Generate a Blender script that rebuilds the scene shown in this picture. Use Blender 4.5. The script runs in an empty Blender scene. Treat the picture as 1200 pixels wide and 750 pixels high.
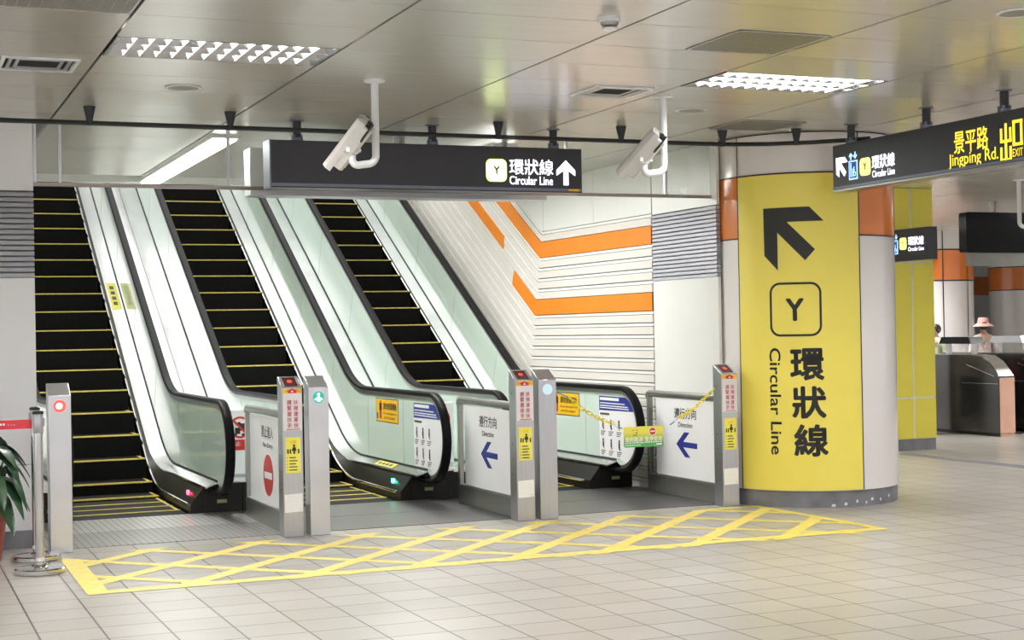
import bpy, bmesh, math, random
from mathutils import Vector, Matrix
from math import sin, cos, pi, sqrt, radians, tan
random.seed(7)
SC = bpy.context.scene
COL = SC.collection

# ---------------------------------------------------------------- camera
YAW, PITCH, ROLL, FPX, EYE = 0.3924127, 0.006439, -0.0180637, 1796.89, 1.65
f = Vector((sin(YAW)*cos(PITCH), cos(YAW)*cos(PITCH), sin(PITCH)))
r = Vector((cos(YAW), -sin(YAW), 0)); u = r.cross(f)
r2 = cos(ROLL)*r + sin(ROLL)*u; u2 = -sin(ROLL)*r + cos(ROLL)*u
cd = bpy.data.cameras.new('camera'); cam = bpy.data.objects.new('camera', cd); COL.objects.link(cam)
M = Matrix((r2, u2, -f)).transposed().to_4x4(); M.translation = Vector((0, 0, EYE)); cam.matrix_world = M
cd.sensor_width = 36.0; cd.sensor_fit = 'HORIZONTAL'; cd.lens = FPX/1200*36.0; cd.clip_end = 200
SC.camera = cam

# ---------------------------------------------------------------- world, exposure, lights
W = bpy.data.worlds.new('world'); SC.world = W; W.use_nodes = True
W.node_tree.nodes['Background'].inputs[0].default_value = (1.0, 1.0, 1.0, 1)
W.node_tree.nodes['Background'].inputs[1].default_value = 0.66
SC.view_settings.view_transform = 'Standard'; SC.view_settings.look = 'None'
SC.view_settings.exposure = 0.86; SC.view_settings.gamma = 1.0; SC.view_settings.use_curve_mapping = False
FIXTURE_W = 66.0
WELL_W = 140.0
COVE_W = 55.0

def area(name, loc, sx, sy, power, color=(1, 1, 1), rot=(0, 0, 0)):
    l = bpy.data.lights.new(name, 'AREA'); l.shape = 'RECTANGLE'; l.size = sx; l.size_y = sy
    l.energy = power; l.color = color
    o = bpy.data.objects.new(name, l); COL.objects.link(o); o.location = loc; o.rotation_euler = rot
    return o

ZC = 3.39
# unseen area lamp added above the escalator well as upper-floor light
area('well_light', (4.2, 21.0, 7.4), 5.6, 6.0, WELL_W, (1.0, 0.99, 0.96))

# ---------------------------------------------------------------- materials
def mat(name, col, rough=0.5, metal=0.0, emit=None, estr=0.0, spec=0.5, coat=0.0, noise=0.0, nscale=6.0, bump=0.0, bscale=80.0, aniso=None, stretch=None):
    m = bpy.data.materials.new(name); m.use_nodes = True
    nt = m.node_tree; b = nt.nodes['Principled BSDF']
    b.inputs['Base Color'].default_value = (*col, 1); b.inputs['Roughness'].default_value = rough
    b.inputs['Metallic'].default_value = metal; b.inputs['Specular IOR Level'].default_value = spec
    b.inputs['Coat Weight'].default_value = coat; b.inputs['Coat Roughness'].default_value = 0.08
    if emit:
        b.inputs['Emission Color'].default_value = (*emit, 1); b.inputs['Emission Strength'].default_value = estr
    if noise or bump:
        tc = nt.nodes.new('ShaderNodeTexCoord'); mp = nt.nodes.new('ShaderNodeMapping')
        nt.links.new(tc.outputs['Object'], mp.inputs[0])
        if stretch: mp.inputs['Scale'].default_value = stretch
    if noise:
        n = nt.nodes.new('ShaderNodeTexNoise'); n.inputs['Scale'].default_value = nscale; n.inputs['Detail'].default_value = 4
        nt.links.new(mp.outputs[0], n.inputs['Vector'])
        mr = nt.nodes.new('ShaderNodeMapRange'); mr.inputs[1].default_value = 0.3; mr.inputs[2].default_value = 0.7
        mr.inputs[3].default_value = 1-noise; mr.inputs[4].default_value = 1+noise
        nt.links.new(n.outputs[0], mr.inputs[0])
        mx = nt.nodes.new('ShaderNodeMix'); mx.data_type = 'RGBA'; mx.blend_type = 'MULTIPLY'; mx.inputs[0].default_value = 1
        mx.inputs[6].default_value = (*col, 1); nt.links.new(mr.outputs[0], mx.inputs[7])
        nt.links.new(mx.outputs[2], b.inputs['Base Color'])
    if bump:
        n2 = nt.nodes.new('ShaderNodeTexNoise'); n2.inputs['Scale'].default_value = bscale
        nt.links.new(mp.outputs[0], n2.inputs['Vector'])
        bp = nt.nodes.new('ShaderNodeBump'); bp.inputs['Strength'].default_value = bump; bp.inputs['Distance'].default_value = 0.01
        nt.links.new(n2.outputs[0], bp.inputs['Height']); nt.links.new(bp.outputs[0], b.inputs['Normal'])
    return m

def stripes(name, ca, cb, axis, period, duty, rough=0.4, metal=0.0, bump=0.4, spec=0.5):
    """hard stripes across one world axis (grooved metal)"""
    m = bpy.data.materials.new(name); m.use_nodes = True; nt = m.node_tree; b = nt.nodes['Principled BSDF']
    g = nt.nodes.new('ShaderNodeNewGeometry'); s = nt.nodes.new('ShaderNodeSeparateXYZ'); nt.links.new(g.outputs['Position'], s.inputs[0])
    def math_(op, a, v):
        n = nt.nodes.new('ShaderNodeMath'); n.operation = op
        nt.links.new(a, n.inputs[0]); n.inputs[1].default_value = v; return n.outputs[0]
    x = math_('DIVIDE', s.outputs[axis], period); x = math_('FRACT', x, 0); x = math_('GREATER_THAN', x, duty)
    mx = nt.nodes.new('ShaderNodeMix'); mx.data_type = 'RGBA'; mx.inputs[6].default_value = (*ca, 1); mx.inputs[7].default_value = (*cb, 1)
    nt.links.new(x, mx.inputs[0]); nt.links.new(mx.outputs[2], b.inputs['Base Color'])
    b.inputs['Roughness'].default_value = rough; b.inputs['Metallic'].default_value = metal; b.inputs['Specular IOR Level'].default_value = spec
    if bump:
        bp = nt.nodes.new('ShaderNodeBump'); bp.inputs['Strength'].default_value = bump; bp.inputs['Distance'].default_value = 0.004; bp.invert = True
        nt.links.new(x, bp.inputs['Height']); nt.links.new(bp.outputs[0], b.inputs['Normal'])
    return m

def floor_material():
    m = bpy.data.materials.new('stone_tile'); m.use_nodes = True; nt = m.node_tree; b = nt.nodes['Principled BSDF']
    g = nt.nodes.new('ShaderNodeNewGeometry'); mp = nt.nodes.new('ShaderNodeMapping'); nt.links.new(g.outputs['Position'], mp.inputs[0])
    mp.inputs['Location'].default_value = (-0.80+0.346*60, 0.02+0.346*60, 0)
    br = nt.nodes.new('ShaderNodeTexBrick'); br.offset = 0; br.squash = 1
    br.inputs['Color1'].default_value = (0.395, 0.37, 0.33, 1); br.inputs['Color2'].default_value = (0.445, 0.42, 0.38, 1)
    br.inputs['Mortar'].default_value = (0.085, 0.08, 0.075, 1)
    br.inputs['Scale'].default_value = 1.0; br.inputs['Mortar Size'].default_value = 0.0066; br.inputs['Mortar Smooth'].default_value = 0.3
    br.inputs['Bias'].default_value = 0.0; br.inputs['Brick Width'].default_value = 0.346; br.inputs['Row Height'].default_value = 0.346
    nt.links.new(mp.outputs[0], br.inputs['Vector'])
    n = nt.nodes.new('ShaderNodeTexNoise'); n.inputs['Scale'].default_value = 0.55; n.inputs['Detail'].default_value = 5
    nt.links.new(g.outputs['Position'], n.inputs['Vector'])
    mr = nt.nodes.new('ShaderNodeMapRange'); mr.inputs[1].default_value = 0.3; mr.inputs[2].default_value = 0.7; mr.inputs[3].default_value = 0.84; mr.inputs[4].default_value = 1.08
    nt.links.new(n.outputs[0], mr.inputs[0])
    n3 = nt.nodes.new('ShaderNodeTexNoise'); n3.inputs['Scale'].default_value = 90; n3.inputs['Detail'].default_value = 3
    nt.links.new(g.outputs['Position'], n3.inputs['Vector'])
    mr3 = nt.nodes.new('ShaderNodeMapRange'); mr3.inputs[3].default_value = 0.93; mr3.inputs[4].default_value = 1.07
    nt.links.new(n3.outputs[0], mr3.inputs[0])
    mx = nt.nodes.new('ShaderNodeMix'); mx.data_type = 'RGBA'; mx.blend_type = 'MULTIPLY'; mx.inputs[0].default_value = 1
    nt.links.new(br.outputs['Color'], mx.inputs[6]); nt.links.new(mr.outputs[0], mx.inputs[7])
    mx2 = nt.nodes.new('ShaderNodeMix'); mx2.data_type = 'RGBA'; mx2.blend_type = 'MULTIPLY'; mx2.inputs[0].default_value = 1
    nt.links.new(mx.outputs[2], mx2.inputs[6]); nt.links.new(mr3.outputs[0], mx2.inputs[7])
    nt.links.new(mx2.outputs[2], b.inputs['Base Color'])
    b.inputs['Roughness'].default_value = 0.33; b.inputs['Specular IOR Level'].default_value = 0.45
    bp = nt.nodes.new('ShaderNodeBump'); bp.inputs['Strength'].default_value = 0.25; bp.inputs['Distance'].default_value = 0.003; bp.invert = True
    nt.links.new(br.outputs['Fac'], bp.inputs['Height']); nt.links.new(bp.outputs[0], b.inputs['Normal'])
    return m

def glass_material(name, tint, gloss, alpha):
    """thin pane: mostly see-through with a clear mirror reflection"""
    m = bpy.data.materials.new(name); m.use_nodes = True; nt = m.node_tree
    nt.nodes.remove(nt.nodes['Principled BSDF'])
    out = nt.nodes['Material Output']
    t = nt.nodes.new('ShaderNodeBsdfTransparent'); t.inputs[0].default_value = (*tint, 1)
    gl = nt.nodes.new('ShaderNodeBsdfGlossy'); gl.inputs['Roughness'].default_value = gloss; gl.inputs[0].default_value = (1, 1, 1, 1)
    d = nt.nodes.new('ShaderNodeBsdfDiffuse'); d.inputs[0].default_value = (0.85, 0.86, 0.84, 1)
    m1 = nt.nodes.new('ShaderNodeMixShader'); m1.inputs[0].default_value = alpha
    nt.links.new(t.outputs[0], m1.inputs[1]); nt.links.new(d.outputs[0], m1.inputs[2])
    fr = nt.nodes.new('ShaderNodeFresnel'); fr.inputs[0].default_value = 1.45
    m2 = nt.nodes.new('ShaderNodeMixShader'); nt.links.new(fr.outputs[0], m2.inputs[0])
    nt.links.new(m1.outputs[0], m2.inputs[1]); nt.links.new(gl.outputs[0], m2.inputs[2]); nt.links.new(m2.outputs[0], out.inputs[0])
    return m

def gradient_material(name, ca, cb, axis, lo, hi):
    m = bpy.data.materials.new(name); m.use_nodes = True; nt = m.node_tree; b = nt.nodes['Principled BSDF']
    tc = nt.nodes.new('ShaderNodeTexCoord'); s = nt.nodes.new('ShaderNodeSeparateXYZ'); nt.links.new(tc.outputs['Object'], s.inputs[0])
    mr = nt.nodes.new('ShaderNodeMapRange'); mr.inputs[1].default_value = lo; mr.inputs[2].default_value = hi
    nt.links.new(s.outputs[axis], mr.inputs[0])
    mx = nt.nodes.new('ShaderNodeMix'); mx.data_type = 'RGBA'; mx.inputs[6].default_value = (*ca, 1); mx.inputs[7].default_value = (*cb, 1)
    nt.links.new(mr.outputs[0], mx.inputs[0]); nt.links.new(mx.outputs[2], b.inputs['Base Color']); b.inputs['Roughness'].default_value = 0.35
    return m

MT = dict(
 floor=floor_material(),
 ceil=mat('brushed_ceiling_metal', (0.66, 0.625, 0.585), 0.24, 0.42, noise=0.05, nscale=3, bump=0.05, bscale=3, stretch=(0.25, 30, 1)),
 plenum=mat('dark_void', (0.015, 0.014, 0.013), 0.9),
 wall=mat('white_enamel_wall', (0.80, 0.81, 0.84), 0.28, spec=0.5, noise=0.015, nscale=2),
 wallw=mat('warm_white_wall', (0.84, 0.84, 0.81), 0.3, noise=0.015, nscale=2),
 beige=mat('beige_siding', (0.76, 0.72, 0.67), 0.4, noise=0.02, nscale=3),
 siding=mat('siding_bevel_highlight', (0.88, 0.87, 0.84), 0.35, noise=0.02, nscale=3),  # lighter strips paint in the highlight along the board bevels
 groove=mat('siding_gap', (0.22, 0.21, 0.20), 0.7),
 orange=mat('orange_enamel', (0.86, 0.26, 0.025), 0.3, noise=0.03, nscale=4),
 orangec=mat('orange_column_enamel', (0.72, 0.20, 0.03), 0.18, coat=0.3, noise=0.03, nscale=2),
 louver=mat('grey_louver', (0.40, 0.405, 0.45), 0.45, 0.2, noise=0.03),
 base=mat('grey_base_stone', (0.20, 0.20, 0.22), 0.55, noise=0.25, nscale=5),
 whitec=mat('white_column_enamel', (0.80, 0.76, 0.75), 0.16, coat=0.35, noise=0.015, nscale=2),
 seam=mat('black_seam', (0.02, 0.02, 0.02), 0.6),
 yellow=mat('yellow_wrap', (0.88, 0.74, 0.12), 0.3, coat=0.15, noise=0.025, nscale=3),
 ytile=mat('yellow_tile', (0.80, 0.70, 0.08), 0.32, noise=0.03, nscale=3),
 grout=mat('pale_grout', (0.70, 0.70, 0.66), 0.6),
 paint=mat('yellow_floor_paint', (0.78, 0.63, 0.14), 0.5, noise=0.10, nscale=14),
 steel=mat('brushed_steel', (0.52, 0.52, 0.555), 0.30, 0.95, noise=0.06, nscale=4, bump=0.08, bscale=6, stretch=(40, 40, 1)),
 steelw=mat('bright_satin_steel', (0.66, 0.66, 0.70), 0.32, 0.9, noise=0.06, nscale=3),
 deck=mat('satin_deck_steel', (0.70, 0.70, 0.70), 0.2, 0.92, noise=0.14, nscale=1.4),
 chrome=mat('polished_steel', (0.62, 0.61, 0.60), 0.12, 1.0, noise=0.03),
 frame=mat('brushed_frame_steel', (0.36, 0.355, 0.34), 0.3, 0.9, noise=0.05, nscale=5),
 alu=mat('aluminium', (0.62, 0.61, 0.64), 0.35, 0.8, noise=0.04),
 brown=mat('brown_bronze_rail', (0.36, 0.31, 0.29), 0.35, 0.8, noise=0.04),
 black=mat('black_gloss_panel', (0.010, 0.009, 0.009), 0.28, spec=0.3, noise=0.1),
 rubber=mat('black_handrail_rubber', (0.010, 0.010, 0.011), 0.34, spec=0.05, noise=0.1),
 tread=stripes('ribbed_tread', (0.014, 0.012, 0.009), (0.005, 0.0045, 0.004), 0, 0.02, 0.5, 0.6, 0.0, 0.4, 0.15),
 riser=stripes('ribbed_riser', (0.007, 0.0065, 0.006), (0.003, 0.003, 0.003), 0, 0.02, 0.5, 0.7, 0.0, 0.3, 0.08),
 nosing=mat('yellow_nosing', (0.62, 0.50, 0.10), 0.55, noise=0.15, nscale=40),
 lining=mat('pale_green_glass_lining', (0.66, 0.79, 0.71), 0.10, spec=0.5, coat=0.3, noise=0.02, nscale=2),
 plate=stripes('grooved_plate', (0.58, 0.57, 0.55), (0.16, 0.15, 0.15), 0, 0.055, 0.86, 0.32, 0.75, 0.3),
 plate3=stripes('grooved_plate_dark_reflection', (0.36, 0.355, 0.345), (0.12, 0.115, 0.11), 0, 0.055, 0.86, 0.36, 0.75, 0.3),  # same plate darkened, a dark reflection put into the colour
 plate2=stripes('fine_grooved_plate', (0.21, 0.205, 0.20), (0.08, 0.08, 0.08), 0, 0.028, 0.75, 0.35, 0.75, 0.3),
 board=mat('white_sign_board', (0.90, 0.90, 0.91), 0.45, noise=0.01),
 navy=mat('dark_blue_print', (0.02, 0.035, 0.28), 0.45),
 ink=mat('black_print', (0.02, 0.02, 0.02), 0.5),
 inkgrey=mat('grey_print', (0.07, 0.07, 0.075), 0.5),
 red=mat('red_print', (0.62, 0.03, 0.03), 0.4),
 crimson=mat('crimson_print', (0.55, 0.04, 0.10), 0.5),
 white=mat('white_print', (0.88, 0.88, 0.88), 0.45),
 pale=mat('pale_label', (0.80, 0.76, 0.80), 0.45),
 sticker=mat('yellow_sticker', (0.88, 0.80, 0.12), 0.45),
 ysign=mat('amber_sign', (0.90, 0.52, 0.02), 0.35),
 signbody=mat('charcoal_sign_case', (0.028, 0.028, 0.038), 0.35, noise=0.05),
 signedge=mat('blue_grey_sign_edge', (0.17, 0.19, 0.25), 0.35, 0.5),
 litwhite=mat('lit_white_lettering', (0.9, 0.9, 0.95), 0.5, emit=(0.86, 0.84, 1.0), estr=1.25),
 litbadge=mat('lit_white_badge', (0.9, 0.95, 0.8), 0.5, emit=(0.82, 1.0, 0.42), estr=1.5),
 litlime=mat('lit_lime_rim', (0.6, 0.8, 0.1), 0.5, emit=(0.62, 0.85, 0.08), estr=1.0),
 litlemon=mat('lit_lemon_badge', (0.9, 0.9, 0.2), 0.5, emit=(0.95, 0.92, 0.25), estr=0.75),
 darklime=mat('olive_letter', (0.06, 0.10, 0.01), 0.5),
 litblue=mat('lit_blue_icon', (0.3, 0.6, 1.0), 0.5, emit=(0.35, 0.62, 1.0), estr=0.9),
 bluedark=mat('blue_icon_field', (0.02, 0.04, 0.2), 0.5, emit=(0.02, 0.06, 0.3), estr=0.5),
 litpale=mat('lit_pale_blue', (0.7, 0.85, 1.0), 0.5, emit=(0.72, 0.88, 1.0), estr=1.8),
 lityellow=mat('lit_yellow_lettering', (0.9, 0.75, 0.05), 0.5, emit=(1.0, 0.74, 0.04), estr=0.56),
 litgreen=mat('lit_green_badge', (0.2, 0.7, 0.1), 0.5, emit=(0.25, 0.75, 0.12), estr=0.9),
 redlamp=mat('red_lamp', (0.9, 0.1, 0.08), 0.4, emit=(1.0, 0.06, 0.05), estr=0.9),
 redcore=mat('red_lamp_core', (1, 0.6, 0.55), 0.4, emit=(1.0, 0.55, 0.40), estr=1.6),
 greenlamp=mat('green_lamp', (0.02, 0.45, 0.35), 0.4, emit=(0.0, 0.42, 0.30), estr=0.35),
 greenled=mat('green_led', (0.1, 0.9, 0.6), 0.4, emit=(0.08, 1.0, 0.6), estr=5.0),
 redled=mat('red_led', (0.9, 0.1, 0.15), 0.4, emit=(1.0, 0.06, 0.12), estr=4.0),
 palelamp=mat('unlit_pale_lamp', (0.55, 0.72, 0.82), 0.25, emit=(0.5, 0.7, 0.85), estr=0.25),
 darkred=mat('dark_red_display', (0.10, 0.02, 0.02), 0.15),
 dimred=mat('dim_red_mark', (0.6, 0.05, 0.04), 0.4, emit=(0.8, 0.05, 0.03), estr=0.5),
 greenlabel=mat('green_label', (0.28, 0.38, 0.14), 0.5),
 tube=mat('fluorescent_tube', (1, 1, 1), 0.4, emit=(1.0, 0.99, 0.96), estr=9.0),
 louwhite=mat('white_louvre_blade', (0.74, 0.74, 0.73), 0.35, noise=0.02),
 mirror=mat('louvre_mirror', (0.42, 0.42, 0.42), 0.2, 1.0, noise=0.03),
 reflector=mat('fixture_reflector', (0.80, 0.80, 0.79), 0.35, 0.3, noise=0.02),
 pipeblk=mat('black_pipe', (0.012, 0.014, 0.018), 0.4, noise=0.1),
 plasticw=mat('white_plastic', (0.80, 0.80, 0.83), 0.35, noise=0.02),
 camgrey=mat('camera_housing', (0.60, 0.585, 0.56), 0.35, 0.1, noise=0.03),
 perf=mat('perforated_grille', (0.30, 0.285, 0.26), 0.5, 0.5, noise=0.1, nscale=90),
 chain=mat('yellow_plastic_chain', (0.88, 0.74, 0.05), 0.4),
 teal=mat('teal_cord', (0.08, 0.42, 0.45), 0.6),
 greensign=gradient_material('lemon_to_green_print', (0.10, 0.42, 0.13), (0.80, 0.74, 0.10), 2, -0.06, 0.04),
 belt=mat('red_belt', (0.62, 0.035, 0.05), 0.6, noise=0.06, nscale=60),
 terracotta=mat('terracotta_pot', (0.36, 0.07, 0.045), 0.5, noise=0.08),
 soil=mat('soil', (0.05, 0.035, 0.02), 0.9, bump=0.5),
 leaf=mat('dark_green_leaf', (0.022, 0.075, 0.030), 0.3, spec=0.6, noise=0.3, nscale=8),
 stem=mat('green_stem', (0.06, 0.11, 0.04), 0.5),
 glass=glass_material('smoke_curtain_glass', (0.93, 0.95, 0.93), 0.02, 0.16),
 gatebody=mat('dark_gate_steel', (0.10, 0.095, 0.09), 0.22, 0.85, noise=0.15, nscale=2),
 gatetop=mat('gate_top_steel', (0.42, 0.40, 0.38), 0.2, 0.9, noise=0.1),
 copper_sheen=mat('gate_end_painted_sheen', (0.86, 0.52, 0.38), 0.32, 0.5, noise=0.06),  # warm reflected light on the gate ends, painted into the steel's colour
 flap=mat('maroon_flap', (0.16, 0.015, 0.02), 0.3),
 bluegrey=mat('blue_grey_door', (0.24, 0.26, 0.34), 0.4, noise=0.06),
 darkframe=mat('dark_door_frame', (0.02, 0.022, 0.026), 0.4),
 screen=mat('black_screen', (0.008, 0.008, 0.008), 0.25, spec=0.1, noise=0.1),
 bulk=mat('grey_green_bulkhead', (0.24, 0.24, 0.215), 0.4, 0.3, noise=0.04),
 skin=mat('skin', (0.50, 0.32, 0.24), 0.5, noise=0.05),
 hair=mat('black_hair', (0.015, 0.012, 0.01), 0.45),
 pinkhat=mat('pink_hat', (0.66, 0.36, 0.32), 0.8, noise=0.06, nscale=30),
 shirt=mat('speckled_blouse', (0.50, 0.42, 0.41), 0.85, noise=0.45, nscale=34),
 shirt2=mat('pale_green_shirt', (0.52, 0.56, 0.40), 0.85, noise=0.1, nscale=10),
 trousers=mat('dark_trousers', (0.05, 0.05, 0.07), 0.85),
 shoe=mat('black_shoe', (0.02, 0.02, 0.02), 0.5),
 plaster=mat('white_chip', (0.75, 0.74, 0.72), 0.8),
)

# ---------------------------------------------------------------- mesh kit
class MB:
    def __init__(s): s.v = []; s.f = []; s.m = []; s.mats = []
    def mi(s, m):
        if m not in s.mats: s.mats.append(m)
        return s.mats.index(m)
    def add(s, vs, fs, m):
        b = len(s.v); s.v += [tuple(p) for p in vs]; k = s.mi(m)
        for q in fs: s.f.append([b+i for i in q]); s.m.append(k)
    def box(s, x0, x1, y0, y1, z0, z1, m):
        s.add([(x0,y0,z0),(x1,y0,z0),(x1,y1,z0),(x0,y1,z0),(x0,y0,z1),(x1,y0,z1),(x1,y1,z1),(x0,y1,z1)],
              [(3,2,1,0),(4,5,6,7),(0,1,5,4),(1,2,6,5),(2,3,7,6),(3,0,4,7)], m)
    def loft(s, rings, m, closed=True, caps=True):
        n = len(rings[0]); vs = [p for R in rings for p in R]; fs = []
        for i in range(len(rings)-1):
            for j in range(n if closed else n-1):
                k = (j+1) % n; fs.append((i*n+j, i*n+k, (i+1)*n+k, (i+1)*n+j))
        if caps and closed: fs.append(tuple(range(n-1, -1, -1))); fs.append(tuple((len(rings)-1)*n+j for j in range(n)))
        s.add(vs, fs, m)
    def prism(s, poly, o, ux, uy, d, m):
        """polygon (u,v) on plane o+ux*u+uy*v, from the plane outwards along ux x uy by d"""
        o, ux, uy = Vector(o), Vector(ux), Vector(uy); n = ux.cross(uy)*d
        a = [o+ux*p[0]+uy*p[1] for p in poly]
        A = sum(poly[i][0]*poly[(i+1) % len(poly)][1]-poly[(i+1) % len(poly)][0]*poly[i][1] for i in range(len(poly)))
        if A < 0: a.reverse()
        k = len(a); fs = [tuple(range(k, 2*k)), tuple(range(k-1, -1, -1))]+[(i, (i+1) % k, k+(i+1) % k, k+i) for i in range(k)]
        s.add(a+[p+n for p in a], fs, m)
    def rect(s, o, ux, uy, u0, u1, v0, v1, m, d=0.002): s.prism([(u0,v0),(u1,v0),(u1,v1),(u0,v1)], o, ux, uy, d, m)
    def disc(s, o, ux, uy, cu, cv, ra, m, d=0.002, n=28, rb=None):
        s.prism([(cu+ra*cos(2*pi*i/n), cv+(rb or ra)*sin(2*pi*i/n)) for i in range(n)], o, ux, uy, d, m)
    def ringd(s, o, ux, uy, cu, cv, ro, ri, m, d=0.002, n=28):
        for i in range(n):
            a, b = 2*pi*i/n, 2*pi*(i+1)/n
            s.prism([(cu+ri*cos(a),cv+ri*sin(a)),(cu+ro*cos(a),cv+ro*sin(a)),(cu+ro*cos(b),cv+ro*sin(b)),(cu+ri*cos(b),cv+ri*sin(b))], o, ux, uy, d, m)
    def rrect(s, o, ux, uy, u0, u1, v0, v1, rad, m, d=0.002, n=6):
        s.prism(rrpoly(u0, u1, v0, v1, rad, n), o, ux, uy, d, m)
    def sweep(s, path, ring, m, side=None, caps=True, taper=None):
        """ring (a,b): a along side, b along side x tangent"""
        P = [Vector(p) for p in path]; R = []; prev = None
        for i, p in enumerate(P):
            t = (P[min(i+1, len(P)-1)]-P[max(i-1, 0)]).normalized()
            if side: sd = Vector(side)
            else:
                if prev is None:
                    ref = Vector((0,0,1)) if abs(t.z) < 0.9 else Vector((1,0,0)); sd = t.cross(ref).normalized()
                else: sd = (prev-t*prev.dot(t)).normalized()
                prev = sd
            nn = sd.cross(t).normalized(); k = taper[i] if taper else 1
            R.append([p+sd*(a*k)+nn*(b*k) for a, b in ring])
        s.loft(R, m, True, caps)
    def tube(s, path, rad, m, n=10, taper=None): s.sweep(path, [(rad*cos(2*pi*i/n), rad*sin(2*pi*i/n)) for i in range(n)], m, None, True, taper)
    def cyl(s, x, y, z0, z1, r0, m, r1=None, n=28): s.lathe(x, y, [(r0, z0), (r1 if r1 is not None else r0, z1)], m, n)
    def lathe(s, x, y, prof, m, n=32, a0=0, a1=2*pi, caps=True):
        full = abs(a1-a0-2*pi) < 1e-6; k = n if full else n+1
        A = [a0+(a1-a0)*i/n for i in range(k)]
        R = [[(x+q*cos(a), y+q*sin(a), z) for a in A] for q, z in prof]
        s.loft(R, m, full, caps and full)
    def text(s, body, o, ux, uy, cu, cv, h, m, w=None, bold=0.012, d=0.0015, rot=0, fmap=None, lim=None, track=1.0):
        vs, fs = text_mesh(body, bold, track)
        xs = [p[0] for p in vs]; ys = [p[1] for p in vs]
        x0, x1, y0, y1 = min(xs), max(xs), min(ys), max(ys)
        ky = h/(y1-y0); kx = w/(x1-x0) if w else ky
        L = [p[2] for p in vs]; q = [((p[0]-(x0+x1)/2)*kx, (p[1]-(y0+y1)/2)*ky) for p in vs]
        if rot: q = [(a*cos(rot)-b*sin(rot), a*sin(rot)+b*cos(rot)) for a, b in q]
        if fmap: s.add([fmap(cu+a, cv+b) for a, b in q], fs, m); return
        o, ux, uy = Vector(o), Vector(ux), Vector(uy); n = ux.cross(uy)
        s.add([o+ux*(cu+a)+uy*(cv+b)+n*(d+.00008*k) for (a, b), k in zip(q, L)], fs, m)

def rrpoly(u0, u1, v0, v1, rad, n=6):
    P = []
    for cx, cy, a0 in ((u1-rad, v1-rad, 0), (u0+rad, v1-rad, pi/2), (u0+rad, v0+rad, pi), (u1-rad, v0+rad, 1.5*pi)):
        for i in range(n+1):
            a = a0+pi/2*i/n; P.append((cx+rad*cos(a), cy+rad*sin(a)))
    return P

_tc = {}
def text_mesh(body, bold, track=1.0):
    key = (body, bold, track)
    if key not in _tc:
        cu = bpy.data.curves.new('lettering', 'FONT'); cu.body = body; cu.resolution_u = 3; cu.space_character = track
        ob = bpy.data.objects.new('lettering', cu); COL.objects.link(ob)
        dg = bpy.context.evaluated_depsgraph_get(); me = bpy.data.meshes.new_from_object(ob.evaluated_get(dg))
        V = [tuple(v.co[:2]) for v in me.vertices]; F = [tuple(p.vertices) for p in me.polygons]; n = len(V)
        offs = [(0, 0)]+([(bold*cos(pi/4*k), bold*sin(pi/4*k)) for k in range(8)] if bold > 0 else [])
        _tc[key] = ([(a+dx, b+dy, k) for k, (dx, dy) in enumerate(offs) for a, b in V], [tuple(i+n*k for i in q) for k in range(len(offs)) for q in F])
        bpy.data.objects.remove(ob); bpy.data.curves.remove(cu); bpy.data.meshes.remove(me)
    return _tc[key]

ORG = {}
def obj(name, mb, parent=None, kind=None, bevel=0.0, smooth=0.6, origin=None):
    org = Vector(ORG.get(parent.name, (0, 0, 0))) if parent else Vector(origin or (0, 0, 0))
    me = bpy.data.meshes.new(name); me.from_pydata([tuple(Vector(p)-org) for p in mb.v], [], mb.f)
    for m in mb.mats: me.materials.append(MT[m])
    me.polygons.foreach_set('material_index', mb.m)
    me.validate(); me.update()
    if smooth:
        me.shade_smooth(); me.set_sharp_from_angle(angle=smooth)
    o = bpy.data.objects.new(name, me); COL.objects.link(o)
    ORG[o.name] = tuple(org)
    if parent: o.parent = parent
    else: o.location = org
    if kind: o['kind'] = kind
    if bevel:
        b = o.modifiers.new('bevel', 'BEVEL'); b.width = bevel; b.segments = 2; b.limit_method = 'ANGLE'; b.angle_limit = 0.6
    return o
def tag(o, label, cat, group=None):
    o['label'] = label; o['category'] = cat
    if group: o['group'] = group
    return o
def thing(name, label, cat, loc, group=None):
    o = bpy.data.objects.new(name, None); COL.objects.link(o); o.location = loc; o.empty_display_size = 0.1
    ORG[o.name] = tuple(loc); return tag(o, label, cat, group)
def copy_thing(src, delta, label, group=None):
    c = src.copy(); COL.objects.link(c); c.location = Vector(src.location)+Vector(delta); c['label'] = label
    if group: c['group'] = group
    for ch in list(src.children):
        k = ch.copy(); COL.objects.link(k); k.parent = c
        for g in list(ch.children):
            q = g.copy(); COL.objects.link(q); q.parent = k
    return c

XP, XM, YP, YM, ZP = (1,0,0), (-1,0,0), (0,1,0), (0,-1,0), (0,0,1)

# ================================================================ SETTING
CTR = (2.180, 4.220, 6.260)
YF = 14.24                       # front of the escalator plinths
WL, WY, WR = 1.155, 12.65, 7.30  # shaft left wall, front wall plane, shaft right wall

fm = MB()
for x0, x1, y0, y1 in ((-9, 34, -4, WY), (WL, WR, WY, YF), (WR, 34, WY, 40)):
    fm.add([(x0,y0,0),(x1,y0,0),(x1,y1,0),(x0,y1,0)], [(0,1,2,3)], 'floor')
obj('floor', fm, kind='structure', smooth=0)
pm = MB(); pm.add([(WL,YF,-0.6),(WR,YF,-0.6),(WR,25,-0.6),(WL,25,-0.6)], [(0,1,2,3)], 'plenum')
obj('floor_pit', pm, kind='structure', smooth=0)

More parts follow.
